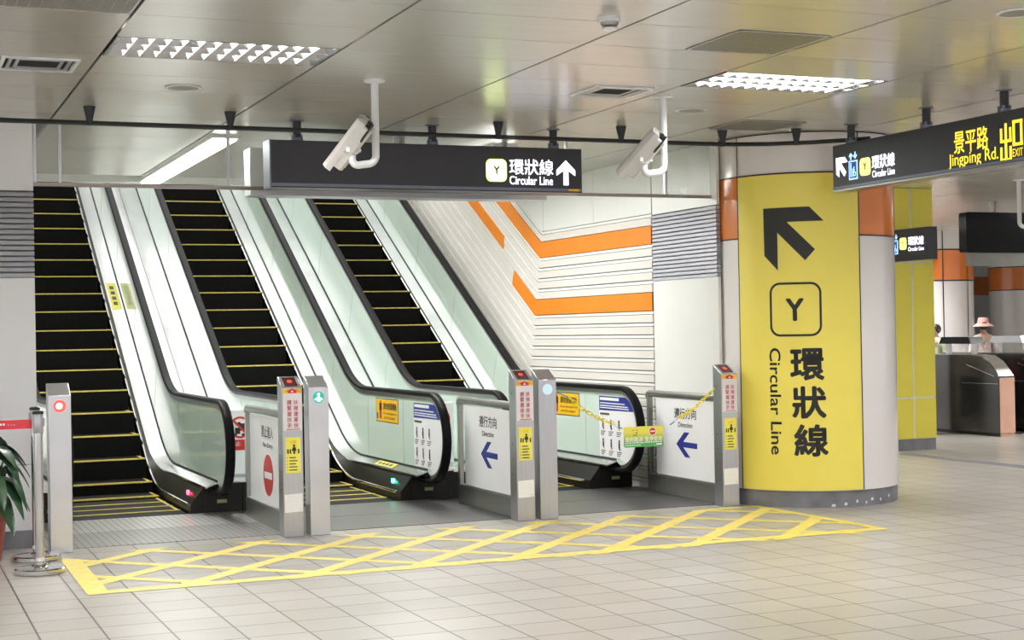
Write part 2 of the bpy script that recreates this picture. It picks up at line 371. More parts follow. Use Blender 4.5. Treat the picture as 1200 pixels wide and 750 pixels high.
# ceiling of separate metal pans with open joints; light openings left out
PX0, PXP, PYP = 1.295, 1.3635, 0.65
FIX = []   # (column, row) cells that hold a fixture
def pan_y(col): return 9.05 if col <= 0 else 9.12
fix_cells = [(0,0),(3,0),(-3,0),(0,-6),(3,-6),(-3,-6),(6,-6),(6,0),(0,-12),(3,-12),(-3,-12),(6,-12),(5,10),(8,5),(8,16),(11,11),(11,21),(14,16),(14,27),(17,23)]
cm = MB()
for col in range(-7, 24):
    x0 = PX0+col*PXP; x1 = x0+PXP
    if x0 > 33: continue
    for row in range(-20, 47):
        y0 = pan_y(col)+row*PYP; y1 = y0+PYP
        if (col, row) in fix_cells: FIX.append((x0, x1, y0, y1)); continue
        a0, a1 = x0+0.009, x1-0.009
        if y0 < WY < y1 and x0 < WL-.1: y1 = WY-.002
        if y0 >= WY-.01:
            if a1 <= WL+0.2: continue
            if a0 < WR and y1 > 17.45:
                if a1 <= WR+.1: continue
                a0 = WR+0.01
            a0 = max(a0, WL+0.005)
        if y0 > 38: continue
        b0, b1 = y0+0.003, y1-0.003
        cm.add([(a0,b0,ZC),(a1,b0,ZC),(a1,b1,ZC),(a0,b1,ZC),(a0,b0,ZC+.03),(a1,b0,ZC+.03),(a1,b1,ZC+.03),(a0,b1,ZC+.03)],
               [(3,2,1,0),(0,1,5,4),(1,2,6,5),(2,3,7,6),(3,0,4,7)], 'ceil')
obj('ceiling', cm, kind='structure', smooth=0)
vm = MB()
for x0, x1, y0, y1 in ((-9, 34, -4, 17.4), (WR, 34, 17.4, 40)):
    vm.add([(x0,y0,ZC+.16),(x1,y0,ZC+.16),(x1,y1,ZC+.16),(x0,y1,ZC+.16)], [(3,2,1,0)], 'plenum')
obj('ceiling_void', vm, kind='structure', smooth=0)
# edge beam at the end of the shaft ceiling, and the well above
bm_ = MB(); bm_.box(WL, WR, 17.36, 17.5, ZC-0.02, 7.5, 'wallw'); obj('trim_1', bm_, kind='structure', smooth=0)

# left front wall with its louver band, and the shaft side
lw = MB()
lw.box(-9, WL, WY, WY+0.25, 0.14, 0.655, 'wall'); lw.box(-9, WL, WY, WY+0.25, 0.660, 2.130, 'wall')
lw.box(-9, WL, WY, WY+0.25, 2.820, ZC, 'wall'); lw.box(-9, WL-0.002, WY+0.06, WY+0.25, 2.13, 2.82, 'groove')
lw.box(-9, WL, WY+0.01, WY+0.2, 0.655, 0.660, 'groove')
obj('wall_front', lw, kind='structure', smooth=0)
bb = MB()
for k in range(14): bb.box(-7.2+k*0.6, -7.2+k*0.6+0.595 if k < 13 else WL, WY-0.006, WY+0.2, 0, 0.14, 'base')
obj('baseboard_front', bb, kind='structure', smooth=0)
sw = MB(); sw.box(WL-0.25, WL, WY+0.25, 25, 0, 7.5, 'wallw'); obj('wall_left', sw, kind='structure', smooth=0)
bw = MB(); bw.box(WL-.2, WR+.2, 25, 25.2, -0.6, 7.5, 'wallw'); obj('wall_back', bw, kind='structure', smooth=0)

def louver(mb, o, ux, length, z0, z1, n):
    """grey slats, each tilted, across a recess"""
    o, ux = Vector(o), Vector(ux); nn = ux.cross(Vector(ZP)); p = (z1-z0)/n
    for i in range(n):
        a = z0+i*p
        sec = [(-0.04, a+0.002), (0.006, a+0.002), (0.001, a+p*0.74), (-0.006, a+p*0.84), (-0.04, a+p*0.84)]
        mb.loft([[o+nn*q+Vector((0,0,z)) for q, z in sec], [o+ux*length+nn*q+Vector((0,0,z)) for q, z in sec]], 'louver')
lv = MB(); louver(lv, (-2.2, WY, 0), XP, 2.2+WL, 2.134, 2.816, 16)
tag(obj('louver_grille', lv, smooth=0), 'grey horizontal louver band set in the pale wall beside the escalator opening', 'vent')

# right shaft wall: white near part with louver, siding with orange bands that fold up along the escalator
rw = MB()
rw.box(WR+0.03, WR+0.2, 13.88, 25, -0.6, 7.5, 'groove')
rw.box(WR, WR+0.03, 12.56, 13.86, 0.0, 2.115, 'wallw'); rw.box(WR, WR+0.03, 12.56, 13.86, 2.795, ZC-.002, 'wallw')
rw.box(WR+0.046, WR+0.06, 12.9, 13.86, 2.115, 2.795, 'groove')
def miter(z): return 16.69-0.268*(z-2.683)
YEND = 25.0
def band(mb, z0, z1, x, m, y0=13.885):
    """flat horizontally to the fold, then up at 30 degrees"""
    xs = (x, WR+0.12)
    P = []
    for z in (z0, z1):
        ym = miter(z); ye = YEND; P.append([(y0, z), (ym, z), (ye, z+0.57735*(ye-ym))])
    for i in range(2):
        q = [P[0][i], P[0][i+1], P[1][i+1], P[1][i]]
        v = [(xs[0], a, b) for a, b in q]+[(xs[1], a, b) for a, b in q]
        mb.add(v, [(0,1,2,3), (7,6,5,4), (0,4,5,1), (1,5,6,2), (2,6,7,3), (3,7,4,0)], m)
def boards(z0, n, pitch=0.1232):
    for k in range(n):
        a = z0+k*pitch
        band(rw, a+0.006, a+0.083, WR, 'beige'); band(rw, a+0.090, a+0.118, WR+0.006, 'siding')
band(rw, 1.826, 1.908, WR+0.004, 'beige'); band(rw, 1.915, 2.000, WR+0.004, 'beige'); boards(2.006, 4); boards(2.686, 1); boards(1.820-15*0.1232, 15)
# smooth panels above the siding
for ya, yb in ((13.89, 15.25), (15.256, 16.62)):
    rw.box(WR+0.004, WR+0.2, ya, yb, 2.812, ZC, 'wallw')
rw.add([(WR+0.004, a, b) for a, b in ((16.626, 2.812), (16.66, 2.812), (17.46, 2.812+0.577*0.8), (17.46, ZC+.1), (16.626, ZC+.1))], [(4,3,2,1,0)], 'wallw')
rw.add([(WR+0.004, a, b) for a, b in ((17.46, 2.812+0.577*0.8), (24.6, 2.812+0.577*7.94), (24.6, 7.6), (17.46, 7.6))], [(3,2,1,0)], 'wallw')
obj('wall_right', rw, kind='structure', smooth=0)
t2 = MB(); band(t2, 2.500, 2.684, WR-0.006, 'orange'); obj('trim_2', t2, kind='structure', smooth=0)
t3 = MB()
def slab(mb, q, x0, x1, m):
    v = [(x0, a, b) for a, b in q]+[(x1, a, b) for a, b in q]; n = len(q)
    mb.add(v, [tuple(range(n)), tuple(range(2*n-1, n-1, -1))]+[(i, n+i, n+(i+1) % n, (i+1) % n) for i in range(n)], m)
slab(t3, [(13.885,1.822),(miter(1.822),1.822),(miter(2.004),2.004),(13.885,2.004)], WR-0.006, WR+0.1, 'orange')
ym0, ym1 = miter(1.822), miter(2.004)
slab(t3, [(ym0,1.822),(17.60,1.822+.57735*(17.60-ym0)),(17.53,2.004+.57735*(17.53-ym1)),(ym1,2.004)], WR-0.006, WR+0.1, 'orange')
obj('trim_3', t3, kind='structure', smooth=0)
t4 = MB(); slab(t4, [(17.88,.57735*17.88-7.655),(24.5,.57735*24.5-7.655),(24.5,.57735*24.5-7.470),(17.84,.57735*17.84-7.470)], WR-0.006, WR+0.1, 'orange')
obj('trim_4', t4, kind='structure', smooth=0)
lv2 = MB(); louver(lv2, (WR, 13.86, 0), YM, 1.29, 2.118, 2.792, 17)
tag(obj('louver_grille', lv2, smooth=0), 'grey horizontal louver panel in the white wall beside the orange bands', 'vent')

# far hall beyond the pillars
fw = MB(); fw.box(WR, 34, 38, 38.3, 0, 2.45, 'wallw'); fw.box(WR, 34, 38, 38.3, 2.45, 3.02, 'orangec'); fw.box(WR, 34, 38, 38.3, 3.02, ZC, 'wallw')
fw.box(33.7, 34, 10, 38, 0, ZC, 'wallw')
obj('wall_far', fw, kind='structure', smooth=0)
sh = MB(); sh.box(WR+0.2, WR+0.3, 13.4, 25, 0, ZC, 'wallw'); obj('wall_side', sh, kind='structure', smooth=0)
dr = MB(); dr.box(27.2, 29.6, 37.6, 37.95, 0, 3.38, 'bluegrey'); dr.box(28.9, 29.1, 37.54, 37.62, 0, 3.38, 'darkframe'); dr.box(27.0, 27.14, 37.54, 37.8, 0, 3.38, 'white')
dr.box(27.2, 28.9, 37.58, 37.61, 2.0, 2.03, 'darkframe')
obj('door_1', dr, kind='structure', smooth=0)

# yellow box marking painted on the floor
def clip(poly, x0, x1, y0, y1):
    def cut(P, fn):
        out = []
        for i in range(len(P)):
            a, b = P[i], P[(i+1) % len(P)]; fa, fb = fn(a), fn(b)
            if fa >= 0: out.append(a)
            if (fa >= 0) != (fb >= 0):
                t = fa/(fa-fb); out.append((a[0]+(b[0]-a[0])*t, a[1]+(b[1]-a[1])*t))
        return out
    for fn in (lambda p: p[0]-x0, lambda p: x1-p[0], lambda p: p[1]-y0, lambda p: y1-p[1]):
        if poly: poly = cut(poly, fn)
    return poly
hm = MB()
HX0, HX1, HY0, HY1 = 1.25, 7.42, 10.12, 12.10
def paint(poly, z):
    if len(poly) > 2: hm.add([(a, b, z) for a, b in poly], [tuple(range(len(poly)))], 'paint')
paint([(HX0,HY0),(HX1+.03,10.20),(HX1,10.34),(HX0,10.25)], 0.0030)
paint([(1.22,HY0),(1.36,HY0),(1.37,HY1-.3),(1.23,HY1-.3)], 0.0034)
paint([(7.33,12.10),(7.38,HY0+.1),(7.47,HY0+.12),(7.42,12.10)], 0.0034)
paint([(6.8,12.03),(7.42,12.03),(7.42,12.12),(6.8,12.12)], 0.0038)
w = 0.060/sqrt(2)
for cst in (-10.10, -9.23, -8.36, -7.52, -6.76, -6.01, -5.27, -4.52, -3.72):
    P = [(x, x-cst) for x in (0, 12)]
    q = [(P[0][0]-w, P[0][1]+w), (P[0][0]+w, P[0][1]-w), (P[1][0]+w, P[1][1]-w), (P[1][0]-w, P[1][1]+w)]
    paint(clip(q, HX0, HX1, HY0, HY1), 0.0026)
w2 = 0.050/sqrt(2)
for k in range(10):
    cst = 12.25+k*0.83
    q = [(0-w2, cst-w2), (12-w2, cst-12-w2), (12+w2, cst-12+w2), (0+w2, cst+w2)]
    paint(clip(q, HX0, HX1, HY0, HY1), 0.0022)
obj('trim_5', hm, kind='structure', smooth=0)
im = MB(); im.add([(11.80,6.0,.0015),(12.06,6.0,.0015),(12.06,16.0,.0015),(11.80,16.0,.0015)], [(0,1,2,3)], 'base'); obj('trim_6', im, kind='structure', smooth=0)

# ================================================================ ESCALATORS
T30 = tan(radians(30))
def prof(y, flat, off, R=2.2):
    yc = 16+(flat-off)/T30; t = R*tan(radians(15))
    if y <= yc-t: return flat
    if y >= yc+t*cos(radians(30)): return T30*(y-16)+off
    return flat+R-sqrt(R*R-(y-(yc-t))**2)
YS = [14.06, 14.5, 15.0, 15.4]+[15.5+0.1*i for i in range(20)]+[17.6, 18.0, 19.5, 21, 22.5, 24.5]
YK = [14.245]+YS[1:]
nose = lambda y: prof(y, 0.008, 0.020, 1.8)
deckin = lambda y: prof(y, 0.255, -0.090, 1.7)
deckout = lambda y: prof(y, 0.300, -0.085, 1.7)
stripz = lambda y: prof(y, 0.080, -0.065, 2.0)
def ease(y, a, b):
    t = min(1, max(0, (y-a)/(b-a))); return t*t*(3-2*t)
def hand_path():
    P = []
    for y in (24.5, 22, 20, 18.5): P.append((y, T30*(y-16)+0.77))
    for i in range(17): y = 17.5-i*0.1; P.append((y, prof(y, 1.040, 0.77, 1.5)))
    for y in (15.5, 15.0, 14.4): P.append((y, 1.040))
    for i in range(0, 19): a = pi/2+pi*i/18; P.append((13.93+0.415*cos(a), 0.625+0.415*sin(a)))
    P += [(14.1, 0.21), (14.40, 0.21)]
    return P
HP = hand_path()
HR = rrpoly(-0.043, 0.043, -0.024, 0.024, 0.018, 3)
GR = [(-0.028,-0.018),(0.028,-0.018),(0.028,0.018),(-0.028,0.018)]

def escalator(ci, label, led, stickers, deckmark):
    c = CTR[ci]; root = thing('escalator', label, 'escalator', (c, YF, 0), 'escalators going up between the concourse walls')
    HW = 0.505; cs = c; c = c-0.065
    for k in range(25):
        y0 = 14.58+0.4*k; z = nose(y0); zl = nose(y0-0.4)
        s = MB(); y1 = y0+0.4
        s.add([(c-HW,y0,zl-0.03),(c+HW,y0,zl-0.03),(c+HW,y1,zl-0.03),(c-HW,y1,zl-0.03),(c-HW,y0,z),(c+HW,y0,z),(c+HW,y1,z),(c-HW,y1,z)],
              [(3,2,1,0),(1,2,6,5),(2,3,7,6),(3,0,4,7)], 'tread')
        s.add([(c-HW,y0,z),(c+HW,y0,z),(c+HW,y1,z),(c-HW,y1,z)], [(0,1,2,3)], 'tread')
        s.add([(c-HW,y0,zl-0.03),(c+HW,y0,zl-0.03),(c+HW,y0,z),(c-HW,y0,z)], [(0,1,2,3)], 'riser')
        so = obj('step', s, root, smooth=0)
        n = MB(); n.box(c-HW+.004, c+HW-.004, y0-0.004, y0+0.030, z-0.010, z+0.004, 'nosing')
        if k < 8:
            for sx in (-1, 1): n.box(c+sx*(HW-0.03)-0.012, c+sx*(HW-0.03)+0.012, y0+0.03, y1-.01, z, z+0.0025, 'nosing')
        obj('nosing', n, so, smooth=0)
    cb = MB(); cb.box(c-HW, c+HW, YF+0.01, 14.575, -0.05, 0.006, 'tread'); obj('comb_plate', cb, root, smooth=0)
    c = cs
    for sx in (-1, 1):
        X = lambda d: c+sx*d
        ds = .470 if sx > 0 else .580
        din = (lambda y: .580-.060*ease(y, 15.6, 17.0)) if sx > 0 else (lambda y: .605)
        sk = MB(); sk.loft([[(X(ds-.004),y,max(nose(y)-0.3,-0.3) if y > 16 else 0.0),(X(.63),y,max(nose(y)-0.3,-0.3) if y > 16 else 0.0),(X(din(y)+.02),y,deckin(y)-.004),(X(ds+.002),y,min(stripz(y)+.01, deckin(y)-.004))] for y in [14.246, 14.5]+YS[2:]], 'black')
        sko = obj('skirt_panel', sk, root)
        st = MB(); ys = [14.36, 14.6]+[y for y in YS if y > 14.9]; st.tube([(X(ds-.004),y,stripz(y)) for y in ys], 0.015, 'chrome', 8)
        obj('skirt_guard', st, root)
        pl = MB(); pl.loft([[(X(.58),y,0),(X(.95),y,0),(X(.95),y,deckout(y)-0.014),(X(.58),y,deckin(y)-0.006)] for y in (14.24,14.8,15.4,16.0)], 'black')
        plo = obj('base_cladding', pl, root, smooth=0)
        lb = MB(); lb.rect((X(.76),14.24,0.105), XP, ZP, -0.045, 0.045, -0.016, 0.016, 'greenlabel', 0.003); obj('label_plate', lb, plo, smooth=0)
        dk = MB(); dk.loft([[(X(din(y)-.002),y,deckin(y)-0.010),(X(.685),y,deckout(y)-0.012),(X(.685),y,deckout(y)+0.004),(X(din(y)-.002),y,deckin(y)+0.004)] for y in YS], 'deck')
        obj('inner_deck', dk, root)
        do = MB(); do.loft([[(X(.708),y,deckout(y)-0.012),(X(.95),y,deckout(y)-0.012),(X(.95),y,deckout(y)),(X(.708),y,deckout(y))] for y in YS], 'deck')
        obj('outer_deck', do, root)
        ga = MB()
        for a, b in ((.677,.685),(.702,.710)): ga.loft([[(X(a),y,deckout(y)-0.004),(X(b),y,deckout(y)-0.004),(X(b),y,deckout(y)+0.018),(X(a),y,deckout(y)+0.018)] for y in YS], 'seam')
        gl = MB(); R = []
        for i in range(13):
            y = 13.93-0.39*cos(pi/2*i/12); h = sqrt(max(0, 0.39**2-(13.93-y)**2)); R.append((y, 0.625-h, 0.625+h))
        for y in YS: R.append((y, deckout(y)-0.01, prof(y, 1.015, 0.745, 1.5)))
        gl.loft([[(X(.686),y,a),(X(.702),y,a),(X(.702),y,b),(X(.686),y,b)] for y, a, b in R], 'lining')
        for yj in (14.78, 15.98, 17.5, 18.9, 20.3, 21.7):
            zb, zt = deckout(yj)+.02, prof(yj, 1.015, 0.745, 1.5)-.02; sl = 0.5 if yj > 17 else 0
            gl.loft([[(X(.6845),yj-0.002,zb),(X(.7035),yj-0.002,zb),(X(.7035),yj+.002,zb),(X(.6845),yj+.002,zb)],[(X(.6845),yj-0.002-sl*.5,zt-sl*.29),(X(.7035),yj-0.002-sl*.5,zt-sl*.29),(X(.7035),yj+.002-sl*.5,zt-sl*.29),(X(.6845),yj+.002-sl*.5,zt-sl*.29)]], 'frame')
        go = obj('glass_panel', gl, root)
        obj('gasket', ga, go)
        hr = MB(); hr.sweep([(X(.694),y,z) for y, z in HP], HR, 'rubber', (1,0,0)); obj('handrail', hr, root)
        gd = MB(); P2 = []
        for i, (y, z) in enumerate(HP[:-2]):
            a, b = HP[max(i-1,0)], HP[i+1]; t = Vector((0, b[0]-a[0], b[1]-a[1])).normalized(); n = Vector((1,0,0)).cross(t)
            P2.append((X(.694), y+n.y*0.037, z+n.z*0.037))
        gd.sweep(P2, GR, 'frame', (1,0,0)); obj('handrail_guide', gd, root)
        if sx == 1:
            face = (X(.6855), 0, 0)
            if led:
                ld = MB(); ld.box(X(.508), X(.528), 14.60, 14.655, .145, .185, led); obj('indicator_lamp', ld, sko, smooth=0)
            if stickers:
                o = (X(.6855), 0, 0)
                a = MB(); a.rect(o, YM, ZP, -15.68, -14.93, 0.705, 0.955, 'ink', 0.002); a.rect(o, YM, ZP, -15.67, -14.94, 0.713, 0.947, 'ysign', 0.003)
                # standing figure beside the panel edge
                a.disc((X(.6855)-.003,0,0), YM, ZP, -15.52, 0.918, 0.030, 'red', 0.001, 14, 0.012)
                a.rect((X(.6855)-.003,0,0), YM, ZP, -15.56, -15.48, 0.83, 0.905, 'ink', 0.001)
                a.rect((X(.6855)-.003,0,0), YM, ZP, -15.55, -15.525, 0.74, 0.83, 'ink', 0.001); a.rect((X(.6855)-.003,0,0), YM, ZP, -15.515, -15.485, 0.74, 0.83, 'crimson', 0.001)
                a.rect((X(.6855)-.003,0,0), YM, ZP, -15.65, -15.61, 0.735, 0.80, 'inkgrey', 0.001)
                a.text('請勿倚靠側板', (X(.6855)-.003,0,0), YM, ZP, -15.20, 0.875, 0.075, 'ink', 0.44, 0.01)
                a.text('Do not lean against the', (X(.6855)-.003,0,0), YM, ZP, -15.20, 0.800, 0.030, 'ink', 0.44, 0.0)
                a.text('side of the escalator', (X(.6855)-.003,0,0), YM, ZP, -15.22, 0.757, 0.027, 'ink', 0.38, 0.0)
                so = obj('warning_sign', a, go, smooth=0); so['label'] = 'amber do-not-lean sign on the glass'
                b = MB(); pts = [(-14.445,0.325),(-13.99,0.325)]+[(-13.93+0.345*cos(q), 0.625+0.345*sin(q)) for q in [radians(-80+10*i) for i in range(0, 16)]]+[(-14.445,0.955)]
                b.prism(pts, (X(.6855),0,0), YM, ZP, 0.002, 'white')
                ptb = [(-14.44,0.80)]+[(-13.93+0.338*cos(q), 0.625+0.338*sin(q)) for q in [radians(33+8*i) for i in range(0, 6)]]+[(-14.44,0.95)]
                b.prism(ptb, (X(.6855)-.002,0,0), YM, ZP, 0.001, 'navy')
                oo = (X(.6855)-.003,0,0)
                b.rect(oo, YM, ZP, -14.42, -13.98, 0.905, 0.935, 'white', 0.001)
                for zz, e in ((0.872, -13.85), (0.845, -13.78), (0.823, -13.76)): b.rect(oo, YM, ZP, -14.42, e, zz, zz+0.010, 'white', 0.001)
                b.rect(oo, YM, ZP, -14.42, -14.20, 0.755, 0.775, 'inkgrey', 0.001)
                for i in range(3):
                    for j in range(2):
                        uu, vv = -14.36+0.185*i, 0.66-0.20*j
                        b.rect(oo, YM, ZP, uu-.012, uu+.022, vv-0.035, vv+0.02, 'ink' if (i+j) % 2 else 'inkgrey', 0.001)
                        b.disc(oo, YM, ZP, uu+.005, vv+0.036, 0.016, 'ink', 0.001, 10)
                        b.rect(oo, YM, ZP, uu+.0, uu+.03, vv-0.055, vv-0.035, ('crimson', 'navy', 'ysign')[(i+2*j) % 3], 0.001)
                        for q in range(3): b.rect(oo, YM, ZP, uu-0.05, uu+0.06-0.02*q, vv-0.080-0.018*q, vv-0.072-0.018*q, 'inkgrey', 0.001)
                po = obj('safety_poster', b, go, smooth=0); po['label'] = 'white poster with blue heading on the glass'
            if deckmark:
                y0, y1 = deckmark
                d = MB(); L = lambda t, y: (X(din(y)+(.68-din(y))*t), y, deckin(y)+(deckout(y)-deckin(y))*t+.0065)
                d.add([L(.12,y0),L(.85,y0),L(.85,y1),L(.12,y1)], [(0,1,2,3),(3,2,1,0)], 'sticker')
                for q in range(4):
                    ya, yb = y0+(y1-y0)*(.15+.2*q), y0+(y1-y0)*(.28+.2*q)
                    d.add([(p[0], p[1], p[2]+.0015) for p in (L(.3,ya),L(.62,ya),L(.62,yb),L(.3,yb))], [(0,1,2,3)], 'inkgrey')
                obj('step_sticker', d, root, smooth=0)
    return root
escalator(0, 'escalator against the left wall, red indicator, cropped by the white wall', 'redled', False, (19.6, 20.2))
escalator(1, 'middle escalator of three, green indicator, amber and blue notices on its glass', 'greenled', True, (14.9, 15.5))
escalator(2, 'escalator beside the orange-striped wall, closed off by the yellow chain', None, True, None)

# white metal covers between neighbouring escalators
for i, lab in ((0, 'white metal cover strip between the wall-side and the middle escalator'), (1, 'white metal cover strip between the middle and the striped-wall escalator')):
    xa, xb = CTR[i]+0.955, CTR[i+1]-0.955
    t = thing('cover_strip', lab, 'cover panel', ((xa+xb)/2, YF, 0), 'cover strips between escalators')
    m = MB(); m.loft([[(xa,y,deckout(y)-0.025),(xb,y,deckout(y)-0.03),(xb,y,deckout(y)-.001),(xa,y,deckout(y)-.001)] for y in YS], 'deck'); obj('cover', m, t)
    m = MB(); m.box(xa, xb, YF+0.005, YF+0.03, 0, 0.268, 'black'); obj('end_plate', m, t, smooth=0)
    m = MB()
    for y in (17.9, 19.1, 20.3, 21.5): m.box(xa-0.06, xa+0.0, y, y+0.09, deckout(y)-.001, deckout(y)+0.055, 'alu')
    obj('stop_block', m, t, smooth=0)
    # upright notice between the newels
    xm = (xa+xb)/2; q = thing('notice_board', ('white notice with a red no-pushchair ring between wall-side and middle escalator', 'white notice with a red ring and running figure beside the middle escalator')[i], 'sign', (xm, 14.6, 0.3), 'notices between the newels')
    m = MB(); m.box(xm-0.14, xm+0.14, 14.6, 14.63, 0.31, 0.93, 'board'); obj('panel', m, q, bevel=0.004)
    m = MB(); m.box(xm-0.06, xm+0.06, 14.58, 14.65, 0.302, 0.32, 'steel'); obj('foot', m, q)
    o = (xm, 14.6, 0)
    m = MB(); m.rect(o, XP, ZP, -.05, .0, .70, .76, 'ink', 0.002); m.disc(o, XP, ZP, -.01, .795, .02, 'ink', 0.002, 12); m.rect(o, XP, ZP, .0, .05, .73, .80, 'ink', 0.002)
    m.disc(o, XP, ZP, -.045, .69, .016, 'ink', .002, 12); m.disc(o, XP, ZP, .03, .69, .016, 'ink', .002, 12)
    m.ringd(o, XP, ZP, 0, .762, .105, .085, 'red', 0.003)
    m.prism([(-.08,.83),(-.065,.845),(.08,.695),(.065,.68)], o, XP, ZP, 0.004, 'red'); obj('pictogram', m, q, smooth=0)
    m = MB(); m.rect(o, XP, ZP, -.11, .11, .545, .645, 'red', 0.002); m.text('禁止', (xm, 14.598, 0), XP, ZP, -.05, .608, .045, 'white', .10); m.text('No', (xm, 14.598, 0), XP, ZP, -.07, .563, .018, 'white'); obj('caption', m, q, smooth=0)

# grooved landing plates in front of the combs
for i, lab in ((0, 'grooved steel landing plate in front of the wall-side escalator'), (1, 'grooved steel landing plate in front of the middle escalator'), (2, 'grooved steel landing plate in front of the chained-off escalator')):
    c = CTR[i]; t = thing('landing_plate', lab, 'floor plate', (c, 13.2, 0), 'landing plates')
    m = MB(); m.box(c-1.005, c+1.005, 13.32, YF-0.002, 0.0, 0.006, 'plate' if i == 0 else 'plate2'); obj('comb_cover', m, t, smooth=0)
    m = MB(); m.box(c-1.005, c+1.005, 12.40, 13.315, 0.0, 0.005, 'plate3' if i == 0 else 'plate2'); obj('access_cover', m, t, smooth=0)  # wall-side cover carries the painted dark reflection band

# ================================================================ BARRIER POSTS AND PANELS
PW, PY0, PY1 = 0.1686, 12.20, 12.357
def post_shape(mb, x, m='steel'):
    mb.loft([[(xx,PY0,0.0),(xx,PY1,0.0),(xx,PY1,1.302),(xx,PY0,1.212)] for xx in (x, x+PW)], m)
def slope_frame(x):
    d = Vector((0, PY1-PY0, 0.09)).normalized(); return (x+PW/2, (PY0+PY1)/2, 1.257), XP, tuple(d)
def notice_post(x, label):
    t = thing('notice_post', label, 'post', (x+PW/2, 12.28, 0), 'steel posts with instructions')
    m = MB(); post_shape(m, x); obj('body', m, t, bevel=0.005)
    o, ux, uy = slope_frame(x); m = MB(); m.rect(o, ux, uy, -.055, .055, -.065, .070, 'darkred', 0.002); m.disc(o, ux, uy, 0, 0.005, .022, 'dimred', .004, 16); obj('display_window', m, t, smooth=0)
    o = (x+PW/2, PY0, 0)
    m = MB(); m.rect(o, XP, ZP, -.078, .078, 1.168, 1.205, 'ysign', .002); m.prism([(-.035,1.168),(.035,1.168),(.035,1.183),(.055,1.183),(0,1.206),(-.055,1.183),(-.035,1.183)], (x+PW/2, PY0-.002, 0), XP, ZP, .001, 'red')
    m.prism([(-.012,1.176),(.012,1.176),(0,1.192)], (x+PW/2, PY0-.003, 0), XP, ZP, .001, 'white'); obj('arrow_label', m, t, smooth=0)
    m = MB(); m.rect(o, XP, ZP, -.076, .078, .865, 1.166, 'pale', .002)
    for i, ch in enumerate('請緊握扶手'): m.text(ch, (x+PW/2, PY0-.0025, 0), XP, ZP, -.026, 1.094-.047*i, .038, 'crimson', .036, .012)
    for i, ch in enumerate('扶梯速度快'): m.text(ch, (x+PW/2, PY0-.0025, 0), XP, ZP, .028, 1.094-.047*i, .038, 'crimson', .036, .012)
    for q in range(9): m.rect((x+PW/2, PY0-.002, 0), XP, ZP, -.05+.0125*q, -.05+.0125*q+.009, .870, .878, 'crimson', .001)
    obj('handrail_notice', m, t, smooth=0)
    m = MB(); m.rect(o, XP, ZP, -.062, .062, .522, .808, 'sticker', .002); oo = (x+PW/2, PY0-.002, 0)
    m.text('注意', oo, XP, ZP, 0, .773, .026, 'ysign', .055)
    m.disc(oo, XP, ZP, .008, .742, .010, 'ink', .001, 12); m.prism([(-.002,.73),(.020,.73),(.028,.70),(.016,.70),(.016,.675),(.002,.675),(.002,.70),(-.012,.70)], oo, XP, ZP, .001, 'ink')
    for uu in (-.042, -.022, .046): m.disc(oo, XP, ZP, uu, .708, .007, 'ink', .001, 10); m.rect(oo, XP, ZP, uu-.006, uu+.006, .678, .701, 'ink', .001)
    for q in range(5): m.rect(oo, XP, ZP, -.050, -.044, .640-.025*q, .647-.025*q, 'inkgrey', .001); m.rect(oo, XP, ZP, -.032, .022+.012*(q % 2)+.01*(q == 4), .640-.025*q, .649-.025*q, 'inkgrey', .001)
    obj('caution_sticker', m, t, smooth=0)
    m = MB(); m.prism([(-.074,.200),(.074,.205),(.072,.352),(-.076,.347)], o, XP, ZP, .002, 'white')
    for q in range(3): m.rect(oo, XP, ZP, -.05, .05, .325-.02*q, .328-.02*q, 'pale', .001)
    m.rect(oo, XP, ZP, .045, .06, .215, .228, 'pale', .001); obj('paper_notice', m, t, smooth=0)
    m = MB()
    for zz in (1.10, .66, .55): m.cyl(0, 0, 0, .004, .008, 'frame', n=10)
    m.v = []; m.f = []; m.m = []
    for zz in (1.10, .66, .53, .40): m.disc((x, 12.29, 0), YM, ZP, 0, zz, .009, 'frame', .004, 10)
    obj('screw_head', m, t, smooth=0)
    return t
def lamp_post(x, label, kind):
    t = thing('lamp_post', label, 'post', (x+PW/2, 12.28, 0), 'steel posts with a round signal')
    m = MB(); post_shape(m, x, 'steelw' if kind != 'pale' else 'steel'); obj('body', m, t, bevel=0.005)
    o = (x+PW/2, PY0, 0); oo = (x+PW/2, PY0-.004, 0)
    m = MB(); m.disc(o, XP, ZP, .0, 1.128, .047, {'red': 'redlamp', 'green': 'greenlamp', 'pale': 'palelamp'}[kind], .004, 28)
    if kind == 'red': m.disc(oo, XP, ZP, -.004, 1.128, .025, 'redcore', .002, 24)
    if kind == 'green':
        m.disc(oo, XP, ZP, 0, 1.152, .012, 'litwhite', .002, 14)
        m.prism([(0,1.138),(.034,1.112),(.030,1.104),(.014,1.108),(.014,1.094),(-.014,1.094),(-.014,1.108),(-.030,1.104),(-.034,1.112)], oo, XP, ZP, .002, 'litwhite')
    obj('signal_lamp', m, t)
    return t
lamp_post(1.198, 'steel post with glowing red lamp beside the white wall and rope stand', 'red')
notice_post(3.020, 'notice post holding the no-entry panel')
lamp_post(3.240, 'steel post with the green walking-figure lamp', 'green')
notice_post(5.070, 'notice post paired with the pale-lamp post, holding an arrow panel')
lamp_post(5.286, 'steel post with an unlit pale blue lamp, one end of the yellow chain', 'pale')
notice_post(7.105, 'notice post touching the yellow column, end of the yellow chain')

